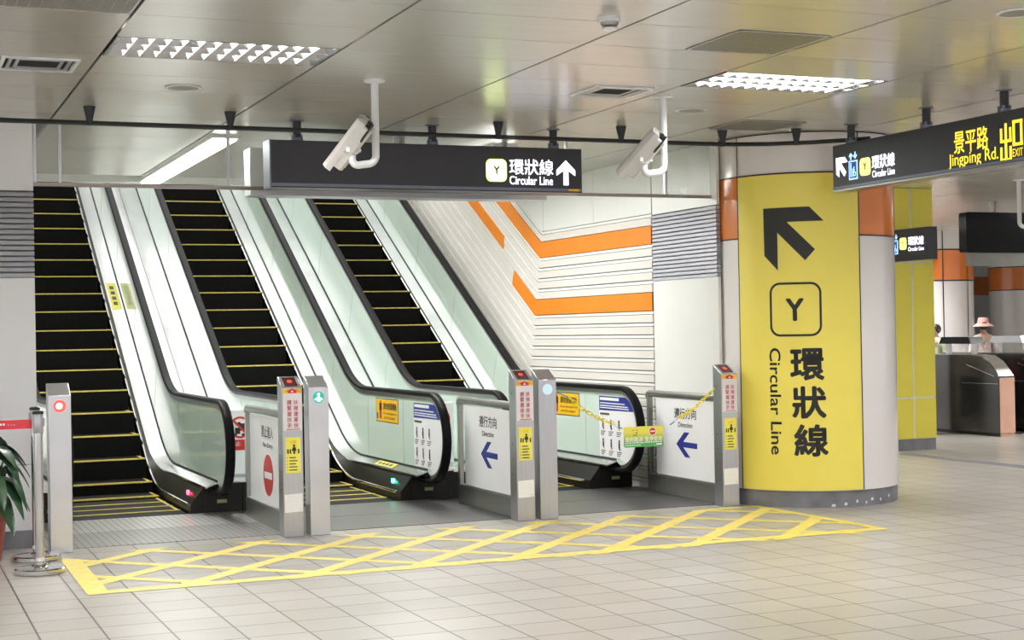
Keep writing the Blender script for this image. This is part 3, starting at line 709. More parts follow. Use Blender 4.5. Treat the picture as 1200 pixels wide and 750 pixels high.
def arrow_left(mb, o, cu, cv, w, h, m):
    P = [(-.5,.0),(-.105,.5),(.145,.5),(-.165,.11),(.5,.10),(.5,-.12),(-.165,-.11),(.165,-.5),(-.085,-.5)]
    mb.prism([(cu+a*w, cv+b*h) for a, b in P], o, YM, ZP, .001, m)
def barrier_panel(xc, label, noentry):
    y0, y1 = PY1+.004, 13.79
    t = thing('guide_barrier', label, 'barrier', (xc, 13.1, 0), 'panels between posts and newels')
    m = MB(); rr = [(.026*cos(2*pi*i/14), .036*sin(2*pi*i/14)) for i in range(14)]
    m.sweep([(xc, y0, .985), (xc, y1-.03, .985), (xc, y1, .975), (xc, y1+.012, .95)], rr, 'frame', (1,0,0)); obj('top_rail', m, t)
    m = MB(); m.box(xc-.022, xc+.022, y1-.055, y1, 0.007, .965, 'frame'); obj('end_post', m, t, bevel=.004)
    m = MB(); m.box(xc-.024, xc+.024, y0, y1-.056, 0.008, .175, 'frame'); m.box(xc-.028, xc+.028, y0, y1-.056, .175, .192, 'steel'); obj('kick_panel', m, t)
    m = MB(); m.box(xc-.016, xc+.016, y0+.01, 13.60, .195, .940, 'board'); b = obj('sign_board', m, t, smooth=0)
    o = (xc-.016, 0, 0); m = MB()
    if noentry:
        m.text('禁止進入', o, YM, ZP, -12.94, .815, .105, 'inkgrey', .42, .012); m.text('No Entry', o, YM, ZP, -12.92, .695, .052, 'inkgrey', .36, .01)
        m.disc(o, YM, ZP, -12.92, .445, .186, 'white', .0005, 40); m.disc(o, YM, ZP, -12.92, .445, .178, 'red', .001, 40); m.rect((xc-.0175,0,0), YM, ZP, -12.92-.135, -12.92+.135, .415, .470, 'white', .001)
    else:
        m.text('遵行方向', o, YM, ZP, -13.0, .815, .105, 'inkgrey', .43, .012); m.text('Direction', o, YM, ZP, -13.0, .705, .048, 'inkgrey', .28, .01)
        arrow_left(m, o, -12.98, .515, .41, .24, 'navy')
    obj('print', m, b, smooth=0)
barrier_panel(3.085, 'white no-entry panel with red disc in a steel frame', True)
barrier_panel(5.140, 'white panel with blue arrow beside the middle escalator', False)
barrier_panel(7.180, 'white panel with blue arrow standing before the white wall and chain', False)

# ================================================================ CHAIN AND ITS SIGN
def chain(a, b, sag, label, cord_end):
    a, b = Vector(a), Vector(b); t = thing('plastic_chain', label, 'chain', tuple(a), 'yellow plastic chains')
    n = int((b-a).length/0.040); m = MB()
    def pt(s): return a+(b-a)*s+Vector((0,0,-sag*4*s*(1-s)))
    for k in range(n):
        p, q = pt(k/n), pt((k+1)/n); d = (q-p).normalized(); c = (p+q)/2
        side = d.cross(Vector((0,1,0))).normalized() if k % 2 else Vector((0,1,0))
        L, wd = 0.033, 0.015
        pth = []
        for i in range(12):
            an = 2*pi*i/12; ex = (L-wd)*(1 if cos(an) > 0.05 else -1 if cos(an) < -0.05 else 0)
            pth.append(c+d*(ex+wd*cos(an))+side*(wd*sin(an)))
        pth.append(pth[0]); m.tube(pth, 0.0042, 'chain', 6)
    obj('links', m, t)
    e = a if cord_end == 0 else b; dr = (a-b).normalized() if cord_end == 0 else (b-a).normalized()
    m = MB(); m.tube([e, e+dr*.05+Vector((0,0,-.006)), e+dr*.10], .006, 'teal', 6); obj('cord', m, t)
    m = MB(); m.tube([e-dr*.01, e+dr*.05], .011, 'plasticw', 8); obj('clip', m, t)
YC = 12.30
chain((5.62, YC, 1.045), (6.05, YC, .80), .035, 'yellow plastic chain from the pale-lamp post to the hanging notice', 1)
chain((6.70, YC, .82), (7.075, YC, 1.075), .03, 'yellow plastic chain from the hanging notice to the post by the yellow column', 0)
m = MB(); m.tube([(5.462, YC, 1.10), (5.54, YC, 1.08), (5.62, YC, 1.045)], .006, 'teal', 6); tag(obj('cord_loop', m), 'teal cord tying the yellow chain to the pale-lamp post', 'cord')
sx, sz = 6.35, .67
t = thing('hanging_notice', 'yellow and green notice board hanging on the yellow chain', 'sign', (sx, YC, sz))
m = MB(); m.prism(rrpoly(-.20, .20, -.092, .092, .018, 4), (sx, YC, sz), XP, ZP, .006, 'greensign'); b = obj('board', m, t, smooth=0)
o = (sx, YC-.006, sz); m = MB()
m.text('節約能源', o, XP, ZP, -.098, -.022, .045, 'white', .175, .012); m.text('暫停使用', o, XP, ZP, .095, -.022, .045, 'white', .17, .012)
for a, bb_, zz in ((-.19,-.02,-.058), (0,.17,-.056), (-.19,-.03,-.078)):
    k = 0; uu = a
    while uu < bb_: m.rect(o, XP, ZP, uu, uu+.012+.006*(k % 3), zz, zz+.008, 'white', .001); uu += .018+.006*(k % 3); k += 1
m.rect(o, XP, ZP, .125, .18, -.080, -.066, 'white', .001); obj('lettering', m, b, smooth=0)
m = MB(); m.disc(o, XP, ZP, .088, .045, .037, 'white', .001); m.disc((sx, YC-.007, sz), XP, ZP, .088, .045, .032, 'red', .001); m.rect((sx, YC-.008, sz), XP, ZP, .064, .112, .038, .051, 'white', .001); obj('no_entry_mark', m, b, smooth=0)
m = MB()
for q in range(5): an = pi*(.1+.2*q); m.disc(o, XP, ZP, -.088+.030*cos(an), .040+.026*sin(an), .005, ('ysign','inkgrey')[q % 2], .001, 8)
m.rect(o, XP, ZP, -.105, -.092, .030, .036, 'ysign', .001); m.rect(o, XP, ZP, -.082, -.066, .030, .040, 'inkgrey', .001); m.rect(o, XP, ZP, -.108, -.066, .012, .019, 'inkgrey', .001); obj('emblem', m, b, smooth=0)

# ================================================================ COLUMNS
CX, CY, CR = 8.175, 12.433, 0.841
t = thing('column', 'big round column wrapped in yellow with Circular Line lettering and arrow', 'column', (CX, CY, 0)); t['kind'] = 'thing'
m = MB(); m.lathe(CX, CY, [(CR-.006,.15),(CR-.006,3.385)], 'whitec', 96); obj('shaft', m, t)
m = MB(); m.lathe(CX, CY, [(CR-.022,0),(CR-.018,.156)], 'base', 96)
for a, zz, s in ((-100,.03,.016),(-92,.05,.012),(-80,.06,.018),(-72,.05,.011),(-62,.07,.014),(-108,.02,.022),(-85,.035,.009)):
    an = radians(a); n = Vector((cos(an), sin(an), 0)); ux = Vector((-sin(an), cos(an), 0)); o = Vector((CX, CY, zz))+n*(CR-.024)
    m.prism([(-s,-.012),(s*.6,-.016),(s,.004),(s*.2,.014),(-s*.7,.010)], o, ux, ZP, .004, 'plaster')
obj('plinth', m, t)
m = MB(); m.lathe(CX, CY, [(CR-.003,2.45),(CR-.003,3.015)], 'orangec', 96, caps=False); obj('orange_band', m, t)
m = MB()
for z in (2.445, 3.015): m.lathe(CX, CY, [(CR+.001,z),(CR+.001,z+.012)], 'seam', 96, caps=False)
for a in (-168.3, -88.0, 100, 150): aa = radians(a); m.lathe(CX, CY, [(CR+.0035,.156),(CR+.0035,3.385)], 'seam', 2, aa-.007, aa+.007)
m.lathe(CX, CY, [(CR+.008,3.378),(CR+.008,3.386)], 'seam', 96, caps=False); obj('seam_line', m, t)
m = MB(); m.lathe(CX, CY, [(CR+.0025,.156),(CR+.0025,3.012)], 'yellow', 48, radians(-168), radians(-88.3)); yw = obj('yellow_wrap', m, t); yw['label'] = 'yellow printed wrap'
m = MB()
def cylmap(s, z): th = s/CR; return (CX+(CR+.0045)*cos(th), CY+(CR+.0045)*sin(th), z)
def cyl_poly(mb, P, mname):
    """flat polygons cut into narrow upright strips so that they hug the column"""
    bm = bmesh.new()
    for poly in P: bm.faces.new([bm.verts.new((a, b, 0)) for a, b in poly])
    a0 = min(v.co.x for v in bm.verts); a1 = max(v.co.x for v in bm.verts); x = a0+.03
    while x < a1:
        bmesh.ops.bisect_plane(bm, geom=bm.verts[:]+bm.edges[:]+bm.faces[:], plane_co=(x,0,0), plane_no=(1,0,0)); x += .03
    bm.verts.index_update()
    mb.add([cylmap(v.co.x, v.co.y) for v in bm.verts], [tuple(v.index for v in q.verts) for q in bm.faces], mname); bm.free()
def cyl_text(mb, body, cu, cv, h, w, rot=0, bold=.02):
    vs, fs = text_mesh(body, bold); xs = [p[0] for p in vs]; ys = [p[1] for p in vs]; x0, x1, y0, y1 = min(xs), max(xs), min(ys), max(ys)
    q = [((p[0]-(x0+x1)/2)*w/(x1-x0), (p[1]-(y0+y1)/2)*h/(y1-y0)) for p in vs]
    q = [(cu+a*cos(rot)-b*sin(rot), cv+a*sin(rot)+b*cos(rot)) for a, b in q]
    bm = bmesh.new(); V = [bm.verts.new((a, b, 0)) for a, b in q]
    for g in fs:
        try: bm.faces.new([V[i] for i in g])
        except ValueError: pass
    a0 = min(v.co.x for v in bm.verts); a1 = max(v.co.x for v in bm.verts); x = a0+.03
    while x < a1:
        bmesh.ops.bisect_plane(bm, geom=bm.verts[:]+bm.edges[:]+bm.faces[:], plane_co=(x,0,0), plane_no=(1,0,0)); x += .03
    bm.verts.index_update()
    mb.add([cylmap(v.co.x, v.co.y) for v in bm.verts], [tuple(v.index for v in g.verts) for g in bm.faces], 'ink'); bm.free()
cyl_poly(m, [[(-2.182,2.709),(-1.962,2.578),(-2.050,2.485),(-2.051,2.143),(-2.178,2.280)],
             [(-2.182,2.709),(-1.762,2.711),(-1.635,2.581),(-1.962,2.578)],
             [(-1.962,2.578),(-1.717,2.326),(-1.805,2.228),(-2.050,2.485)]], 'ink')
obj('arrow', m, yw, smooth=0)
m = MB(); A = rrpoly(-2.134,-1.667,1.545,2.033,.095,8); B = rrpoly(-2.114,-1.687,1.565,2.013,.077,8); n = len(A)
cyl_poly(m, [[A[i], A[(i+1) % n], B[(i+1) % n], B[i]] for i in range(n)], 'ink'); cyl_text(m, 'Y', -1.905, 1.786, .204, .162, 0, .03); obj('line_badge', m, yw, smooth=0)
m = MB()
for i, ch in enumerate('環狀線'): cyl_text(m, ch, -1.805+.012*i, 1.292-.342*i, .292, .305, 0, .03)
cyl_text(m, 'Circular Line', -2.094, .960, .105, .965, -pi/2, .012); obj('lettering', m, yw, smooth=0)

def far_column(x, y, label):
    t = thing('round_column', label, 'column', (x, y, 0), 'far round columns')
    m = MB(); m.lathe(x, y, [(CR-.006,.15),(CR-.006,3.39)], 'whitec', 64); obj('shaft', m, t)
    m = MB(); m.lathe(x, y, [(CR-.02,0),(CR-.02,.15)], 'base', 64); obj('plinth', m, t)
    m = MB(); m.lathe(x, y, [(CR,2.45),(CR,3.02)], 'orangec', 64, caps=False); obj('orange_band', m, t)
    m = MB()
    for z in (2.43, 3.02): m.lathe(x, y, [(CR+.002,z),(CR+.002,z+.025)], 'seam', 64, caps=False)
    for k in range(5): aa = radians(-110+40*k); m.lathe(x, y, [(CR+.004,.15),(CR+.004,3.39)], 'seam', 2, aa-.012, aa+.012)
    obj('seam_line', m, t)
far_column(19.03, 24.6, 'far white round column with orange band behind the ticket gates')
far_column(27.6, 31.87, 'farthest white round column with orange band, behind the woman in the pink hat')

t = thing('square_pillar', 'square yellow tiled pillar with grey base between the round column and the gates', 'pillar', (12.2, 16.8, 0)); t['kind'] = 'thing'
m = MB(); m.box(11.693, 12.702, 16.333, 17.345, .15, 3.386, 'grout'); obj('core', m, t, smooth=0)
m = MB()
for xa, xb in ((11.69, 12.350), (12.377, 12.705)):
    for za, zb in ((.152, .668), (.692, 2.421), (2.445, 3.385)): m.box(xa, xb, 16.33, 16.36, za, zb, 'ytile')
for ya, yb in ((16.362, 16.84), (16.856, 17.35)):
    for za, zb in ((.152, .668), (.692, 2.421), (2.445, 3.385)): m.box(11.69, 11.71, ya, yb, za, zb, 'ytile'); m.box(12.69, 12.71, ya, yb, za, zb, 'ytile')
obj('tile_cladding', m, t, smooth=0)
m = MB(); m.box(11.70, 12.362, 16.34, 17.34, 0, .15, 'base'); m.box(12.366, 12.70, 16.34, 17.34, 0, .15, 'base'); obj('plinth', m, t, smooth=0)

# ================================================================ HANGING SIGNS
def sign_case(mb, x0, x1, y0, y1, z0, z1): mb.box(x0, x1, y0, y1, z0, z1, 'signbody')
def hanger(root, x, y, z0):
    m = MB(); m.cyl(x, y, z0-.01, ZC-.008, .034, 'signbody', n=16); m.cyl(x, y, ZC-.008, ZC, .058, 'signedge', n=20); m.cyl(x, y, z0, z0+.03, .05, 'signedge', n=16)
    for a in range(4):
        an = pi/4+pi/2*a; m.cyl(x+.04*cos(an), y+.04*sin(an), z0, z0+.055, .010, 'signedge', n=8)
    obj('hanger', m, root)
def up_arrow(mb, o, ux, uy, cu, cv, w, h, m, down=False):
    P = [(-.13,-.5),(.13,-.5),(.13,.08),(.5,-.12),(.5,.10),(0,.5),(-.5,.10),(-.5,-.12),(-.13,.08)]
    mb.prism([(cu+a*w, cv+(-b if down else b)*h) for a, b in P], o, ux, uy, .003, m)
t = thing('hanging_sign', 'dark lit Circular Line sign hanging over the escalators', 'sign', (4.31, 12.2, 3.0), 'charcoal hanging direction signs')
m = MB(); sign_case(m, 2.931, 5.693, 12.10, 12.30, 2.832, 3.215); cs = obj('case', m, t, bevel=.006)
m = MB(); m.box(2.935, 5.689, 12.094, 12.102, 2.842, 2.866, 'signedge'); m.box(2.925, 2.937, 12.09, 12.31, 2.830, 3.218, 'signedge'); m.box(5.56, 5.66, 12.091, 12.095, 2.846, 2.862, 'ysign'); obj('edge_trim', m, t, smooth=0)
o = (0, 12.10, 0); m = MB(); m.rrect(o, XP, ZP, 4.794, 4.984, 2.914, 3.108, .045, 'litlime', .003); m.rrect((0, 12.097, 0), XP, ZP, 4.801, 4.977, 2.921, 3.101, .040, 'litbadge', .002); m.text('Y', (0, 12.0945, 0), XP, ZP, 4.889, 3.012, .075, 'darklime', .062, .035); obj('line_badge', m, t, smooth=0)
m = MB(); m.text('環狀線', (0, 12.098, 0), XP, ZP, 5.213, 3.045, .135, 'litwhite', .41, .008); m.text('Circular Line', (0, 12.098, 0), XP, ZP, 5.210, 2.930, .074, 'litwhite', .405, .012); obj('lettering', m, t, smooth=0)
m = MB(); up_arrow(m, o, XP, ZP, 5.538, 3.004, .178, .215, 'litwhite'); obj('arrow', m, t, smooth=0)
for x in (3.183, 4.352, 5.469): hanger(t, x, 12.2, 3.215)

def elevator_icon(mb, o, ux, uy, cu, cv, w, h):
    """up and down arrows over a framed cabin with figures"""
    up_arrow(mb, o, ux, uy, cu-w*.26, cv+h*.36, w*.40, h*.26, 'litblue'); up_arrow(mb, o, ux, uy, cu+w*.24, cv+h*.38, w*.40, h*.26, 'litblue', True)
    mb.rect(o, ux, uy, cu-w*.5, cu+w*.5, cv-h*.5, cv+h*.20, 'litblue', .003)
    n = Vector(ux).cross(Vector(uy))*.003; o2 = Vector(o)+n
    mb.rect(o2, ux, uy, cu-w*.40, cu+w*.40, cv-h*.45, cv+h*.15, 'bluedark', .001); o3 = o2+n*.34
    mb.rect(o3, ux, uy, cu-w*.30, cu-w*.18, cv-h*.40, cv+h*.04, 'litblue', .001); mb.disc(o3, ux, uy, cu-w*.24, cv+h*.08, w*.07, 'litblue', .001, 10)
    mb.rect(o3, ux, uy, cu-w*.08, cu+w*.02, cv-h*.40, cv-h*.10, 'litblue', .001)
    mb.ringd(o3, ux, uy, cu+w*.18, cv-h*.30, w*.17, w*.10, 'litblue', .001, 12); mb.disc(o3, ux, uy, cu+w*.12, cv-h*.06, w*.06, 'litblue', .001, 10); mb.rect(o3, ux, uy, cu+w*.08, cu+w*.17, cv-h*.28, cv-h*.10, 'litblue', .001)
def arrow_ul(mb, o, ux, uy, u0, u1, v0, v1, m):
    P = [(0,1),(.76,.985),(1,.71),(.41,.70)], [(0,1),(.41,.70),(.25,.50),(.245,-.0),(.01,.16)], [(.41,.70),(.86,.20),(.70,-.0),(.25,.50)]
    for q in P: mb.prism([(u0+a*(u1-u0), v0+b*(v1-v0)) for a, b in q], o, ux, uy, .003, m)

t = thing('hanging_sign', 'dark lit exit sign with yellow Jingping Rd. lettering hanging before the yellow column', 'sign', (7.88, 9.3, 3.0), 'charcoal hanging direction signs')
SX = 7.80
m = MB(); sign_case(m, SX, 7.96, 7.2, 11.39, 2.822, 3.218); obj('case', m, t, bevel=.006)
m = MB(); m.box(SX-.003, 7.963, 7.2, 11.392, 2.812, 2.826, 'frame'); m.box(SX-.006, SX, 7.2, 11.39, 2.832, 2.852, 'signedge'); obj('edge_trim', m, t, smooth=0)
o = (SX, 0, 0)
m = MB(); arrow_ul(m, o, YM, ZP, -11.335, -11.165, 2.935, 3.105, 'litwhite'); obj('arrow', m, t, smooth=0)
m = MB(); elevator_icon(m, o, YM, ZP, -11.083, 3.012, .125, .235); obj('elevator_pictogram', m, t, smooth=0)
m = MB(); m.rrect(o, YM, ZP, -10.985, -10.835, 2.912, 3.062, .035, 'litlemon', .003); m.text('Y', (SX-.0032,0,0), YM, ZP, -10.91, 2.99, .065, 'darklime', .055, .03); obj('line_badge', m, t, smooth=0)
m = MB(); m.text('環狀線', (SX-.001,0,0), YM, ZP, -10.655, 3.01, .115, 'litwhite', .315, .006); m.text('Circular Line', (SX-.001,0,0), YM, ZP, -10.655, 2.912, .058, 'litwhite', .31, .004); obj('white_lettering', m, t, smooth=0)
m = MB(); m.text('景平路', (SX-.001,0,0), YM, ZP, -9.54, 3.048, .178, 'lityellow', .40, .010); m.text('Jingping Rd.', (SX-.001,0,0), YM, ZP, -9.52, 2.902, .122, 'lityellow', .58, .004); obj('yellow_lettering', m, t, smooth=0)
m = MB()
def yr(u0, u1, v0, v1): m.rect(o, YM, ZP, u0, u1, v0, v1, 'lityellow', .003)
# 出 : tall double-tiered glyph
yr(-9.157,-9.133,2.845,3.125)
for a in (2.985, 2.845):
    yr(-9.207,-9.185,a,a+.105); yr(-9.107,-9.085,a,a+.105); yr(-9.207,-9.085,a-.004,a+.018)
# 口 and EXIT
yr(-9.070,-9.046,2.945,3.135); yr(-8.989,-8.965,2.945,3.135); yr(-9.070,-8.965,3.113,3.135); yr(-9.070,-8.965,2.945,2.967)
m.text('EXIT', (SX-.001,0,0), YM, ZP, -9.018, 2.895, .058, 'lityellow', .11, .0); obj('exit_mark', m, t, smooth=0)
m = MB(); m.rrect(o, YM, ZP, -8.935, -8.72, 2.90, 3.11, .02, 'litgreen', .003); obj('green_badge', m, t, smooth=0)
for y in (11.22, 10.18, 9.25, 8.2): hanger(t, 7.88, y, 3.218)

t = thing('projecting_sign', 'small dark lit Circular Line sign projecting from the square yellow pillar', 'sign', (12.0, 15.9, 2.6))
m = MB(); sign_case(m, 11.95, 12.09, 15.45, 16.32, 2.43, 2.83); obj('case', m, t, bevel=.005)
o = (11.95, 0, 0); m = MB(); elevator_icon(m, o, YM, ZP, -16.12, 2.645, .13, .25); obj('elevator_pictogram', m, t, smooth=0)
m = MB(); m.rrect(o, YM, ZP, -16.02, -15.88, 2.57, 2.72, .035, 'litlemon', .003); m.text('Y', (11.9468,0,0), YM, ZP, -15.95, 2.645, .06, 'darklime', .05, .03); obj('line_badge', m, t, smooth=0)
m = MB(); m.text('環狀線', (11.949,0,0), YM, ZP, -15.69, 2.67, .11, 'litwhite', .31, .006); m.text('Circular Line', (11.949,0,0), YM, ZP, -15.69, 2.57, .05, 'litwhite', .31, .004); obj('lettering', m, t, smooth=0)

t = thing('metal_sign_case', 'bare metal back of a sign case behind the glass screen above the escalators', 'sign', (4.38, 13.2, 3.05))
m = MB(); m.box(2.985, 5.767, 13.05, 13.28, 2.85, 3.262, 'alu'); obj('case', m, t, bevel=.008)
m = MB(); m.box(2.985, 5.767, 13.04, 13.05, 2.85, 2.90, 'steelw'); obj('lower_rim', m, t, smooth=0)
m = MB()
for x in (3.4, 4.4, 5.4): m.cyl(x, 13.16, 3.26, ZC, .03, 'frame', n=14)
obj('hanger', m, t)

# ================================================================ GLASS SCREEN, RAIL, CEILING ITEMS
t = thing('glass_screen', 'clear glass smoke screen with brown bottom rail across the escalator opening', 'glass screen', (4.2, 12.68, 3.1))
m = MB(); m.box(WL+.01, 7.335, 12.676, 12.684, 2.885, ZC-.004, 'glass'); obj('pane', m, t, smooth=0)
m = MB(); m.box(WL+.004, 7.335, 12.655, 12.70, 2.860, 2.888, 'brown'); obj('bottom_rail', m, t, smooth=0)
for x in (1.172, 1.365, 2.718, 4.173, 5.809, 6.824, 7.322):
    m = MB(); m.box(x-.011, x+.011, 12.66, 12.70, 2.888, ZC-.002, 'alu'); obj('mullion', m, t, smooth=0)

t = thing('curtain_rail', 'black pipe rail hung from the ceiling by cone brackets', 'rail', (3.5, 11.87, 3.265))
m = MB(); m.tube([(-8.9,11.87,3.265),(-2,11.87,3.265),(6.7,11.87,3.265),(7.05,11.84,3.265),(7.36,11.74,3.265),(7.68,11.53,3.265),(7.90,11.31,3.265),(8.03,11.15,3.265)], .019, 'pipeblk', 10); obj('pipe', m, t)
for x, y in ((-3.9,11.87),(-2.82,11.87),(-1.74,11.87),(-.66,11.87),(.42,11.87),(1.498,11.87),(2.566,11.87),(3.65,11.87),(4.82,11.87),(5.965,11.87),(6.96,11.85),(7.567,11.60)):
    m = MB(); m.lathe(x, y, [(.018,3.245),(.022,3.262),(.024,3.285),(.046,3.385),(.046,ZC)], 'pipeblk', 16); obj('cone_bracket', m, t)

def ceiling_light(x0, x1, y0, y1, label, grp='louvred ceiling lights'):
    cx, cy = (x0+x1)/2, (y0+y1)/2
    t = thing('ceiling_light', label, 'ceiling light', (cx, cy, ZC), grp)
    m = MB(); g = .012
    for ya_, sg in ((y0+.004, 1), (y1-.004, -1)): m.loft([[(xx,ya_,ZC-.002),(xx,ya_+sg*.008,ZC-.002),(xx,ya_+sg*.036,ZC+.052),(xx,ya_,ZC+.052)] for xx in (x0+g, x1-g)], 'mirror')
    for a in ((x0+g,x0+.036,y0+.028,y1-.028),(x1-.036,x1-g,y0+.028,y1-.028)): m.box(*a, ZC-.002, ZC+.052, 'mirror')
    obj('frame', m, t, smooth=0)
    m = MB(); m.box(x0+g, x1-g, y0+.004, y1-.004, ZC+.100, ZC+.106, 'reflector'); obj('reflector', m, t, smooth=0)
    m = MB(); xa, xb, ya, yb = x0+.036, x1-.036, y0+.028, y1-.028
    for k in range(1, 3): yy = ya+(yb-ya)*k/3; m.loft([[(xx,yy-.003,ZC+.002),(xx,yy+.003,ZC+.002),(xx,yy+.022,ZC+.050),(xx,yy-.022,ZC+.050)] for xx in (xa, xb)], 'mirror')
    for k in range(1, 13):
        xx = xa+(xb-xa)*k/13
        for j in range(3):
            y_0, y_1 = ya+(yb-ya)*j/3+.004, ya+(yb-ya)*(j+1)/3-.004
            # cross blade: thick above, sharp below
            m.loft([[(xx-.003,yy,ZC+.002),(xx+.003,yy,ZC+.002),(xx+.010,yy,ZC+.050),(xx-.010,yy,ZC+.050)] for yy in (y_0, y_1)], 'louwhite')
    obj('louvre', m, t, smooth=0)
    for k in range(3):
        yy = ya+(yb-ya)*(k+.5)/3; m = MB(); m.tube([(xa+.03,yy,ZC+.078),(xb-.03,yy,ZC+.078)], .013, 'tube', 10); obj('tube_lamp', m, t)
    return t
names = {0: 'louvred ceiling light over the wall-side escalator side of the hall', 1: 'louvred ceiling light near the yellow column'}
for i, c in enumerate(FIX):
    lab = 'louvred fluorescent ceiling light of the concourse'
    if abs(c[2]-9.05) < .1 and abs(c[0]-PX0) < .1: lab = 'louvred ceiling light above the no-entry post'
    elif abs(c[2]-9.12) < .1 and abs(c[0]-PX0-3*PXP) < .1: lab = 'louvred ceiling light between the camera pole and the exit sign'
    ceiling_light(*c, lab)
    area('lamp_light', ((c[0]+c[1])/2, (c[2]+c[3])/2, ZC+.062), 1.24, .56, FIXTURE_W*(2.8 if c[2] > 13 else 1.0), (1.0, 0.995, 0.985))

for x, lab in ((2.82, 'long fluorescent strip on the shaft ceiling behind the glass screen'), (5.45, 'long fluorescent strip on the shaft ceiling behind the hanging sign')):
    t = thing('strip_light', lab, 'strip light', (x, 15.2, ZC), 'shaft strip lights')
    m = MB(); m.box(x-.12, x+.12, 13.25, 17.25, ZC-.03, ZC-.001, 'louwhite'); obj('housing', m, t, smooth=0)
    m = MB(); m.box(x-.10, x+.10, 13.27, 17.23, ZC-.045, ZC-.03, 'tube'); obj('diffuser', m, t, smooth=0)
    area('strip_lamp', (x, 15.25, ZC-.05), .2, 3.9, COVE_W, (1, 1, .98))

def diffuser(cx, cy, label):
    t = thing('air_diffuser', label, 'air vent', (cx, cy, ZC), 'square air diffusers')
    m = MB(); h = .235
    for k in range(4):
        a, b = h-.045*k, h-.045*k-.022
        z0, z1 = ZC-.012+.004*k, ZC-.001+.004*k
        for s in ((-a,a,-a,-b),(-a,a,b,a),(-a,-b,-b,b),(b,a,-b,b)): m.box(cx+s[0], cx+s[1], cy+s[2], cy+s[3], z0, z1, 'plasticw' if k == 0 else 'alu')
    obj('cone_frame', m, t, smooth=0)
    m = MB(); m.box(cx-h+.03, cx+h-.03, cy-h+.03, cy+h-.03, ZC-.0005, ZC+.012, 'plenum'); obj('throat', m, t, smooth=0)
diffuser(.965, 10.10, 'square air diffuser in the ceiling over the white wall')
diffuser(5.01, 10.11, 'square air diffuser in the ceiling above the lit Circular Line sign')
def grille(x0, x1, y0, y1, label):
    t = thing('ceiling_grille', label, 'air vent', ((x0+x1)/2, (y0+y1)/2, ZC), 'perforated return grilles')
    m = MB(); m.box(x0, x1, y0, y1, ZC-.004, ZC-.001, 'perf'); obj('perforated_plate', m, t, smooth=0)
    m = MB()
    for s in ((x0,x1,y0,y0+.012),(x0,x1,y1-.012,y1),(x0,x0+.012,y0,y1),(x1-.012,x1,y0,y1)): m.box(*s, ZC-.007, ZC-.001, 'alu')
    n = 22
    for k in range(1, n): m.box(x0+(x1-x0)*k/n-.003, x0+(x1-x0)*k/n+.003, y0+.012, y1-.012, ZC-.006, ZC-.004, 'frame')
    obj('frame', m, t, smooth=0)
grille(4.70, 5.34, 7.79, 8.43, 'perforated grille in the ceiling nearest the smoke detector')
grille(6.79, 7.41, 11.20, 11.78, 'perforated grille in the ceiling above the yellow column')
grille(-.02, 1.28, 7.2, 8.38, 'large perforated grille at the ceiling corner over the wall')
def speaker(x, y, label):
    t = thing('ceiling_speaker', label, 'speaker', (x, y, ZC), 'round ceiling speakers')
    m = MB(); m.lathe(x, y, [(.128,ZC-.001),(.128,ZC-.007),(.108,ZC-.010),(.106,ZC-.001)], 'plasticw', 36, caps=False); obj('rim', m, t)
    m = MB(); m.cyl(x, y, ZC-.008, ZC-.003, .107, 'perf', n=36); obj('mesh_cover', m, t)
speaker(2.0, 10.77, 'round ceiling speaker before the wall-side escalator')
speaker(6.06, 10.80, 'round ceiling speaker before the striped wall')
speaker(5.97, 6.87, 'round ceiling speaker at the edge of the picture above the exit sign')
t = thing('smoke_detector', 'round white smoke detector on the ceiling', 'smoke detector', (3.81, 7.70, ZC))
m = MB(); m.lathe(3.81, 7.70, [(.062,ZC),(.062,ZC-.02),(.056,ZC-.028)], 'plasticw', 28); obj('mount', m, t)
m = MB(); m.lathe(3.81, 7.70, [(.050,ZC-.026),(.048,ZC-.045),(.030,ZC-.062)], 'frame', 28); m.lathe(3.81, 7.70, [(.046,ZC-.062),(.040,ZC-.070)], 'plasticw', 24); obj('chamber', m, t)

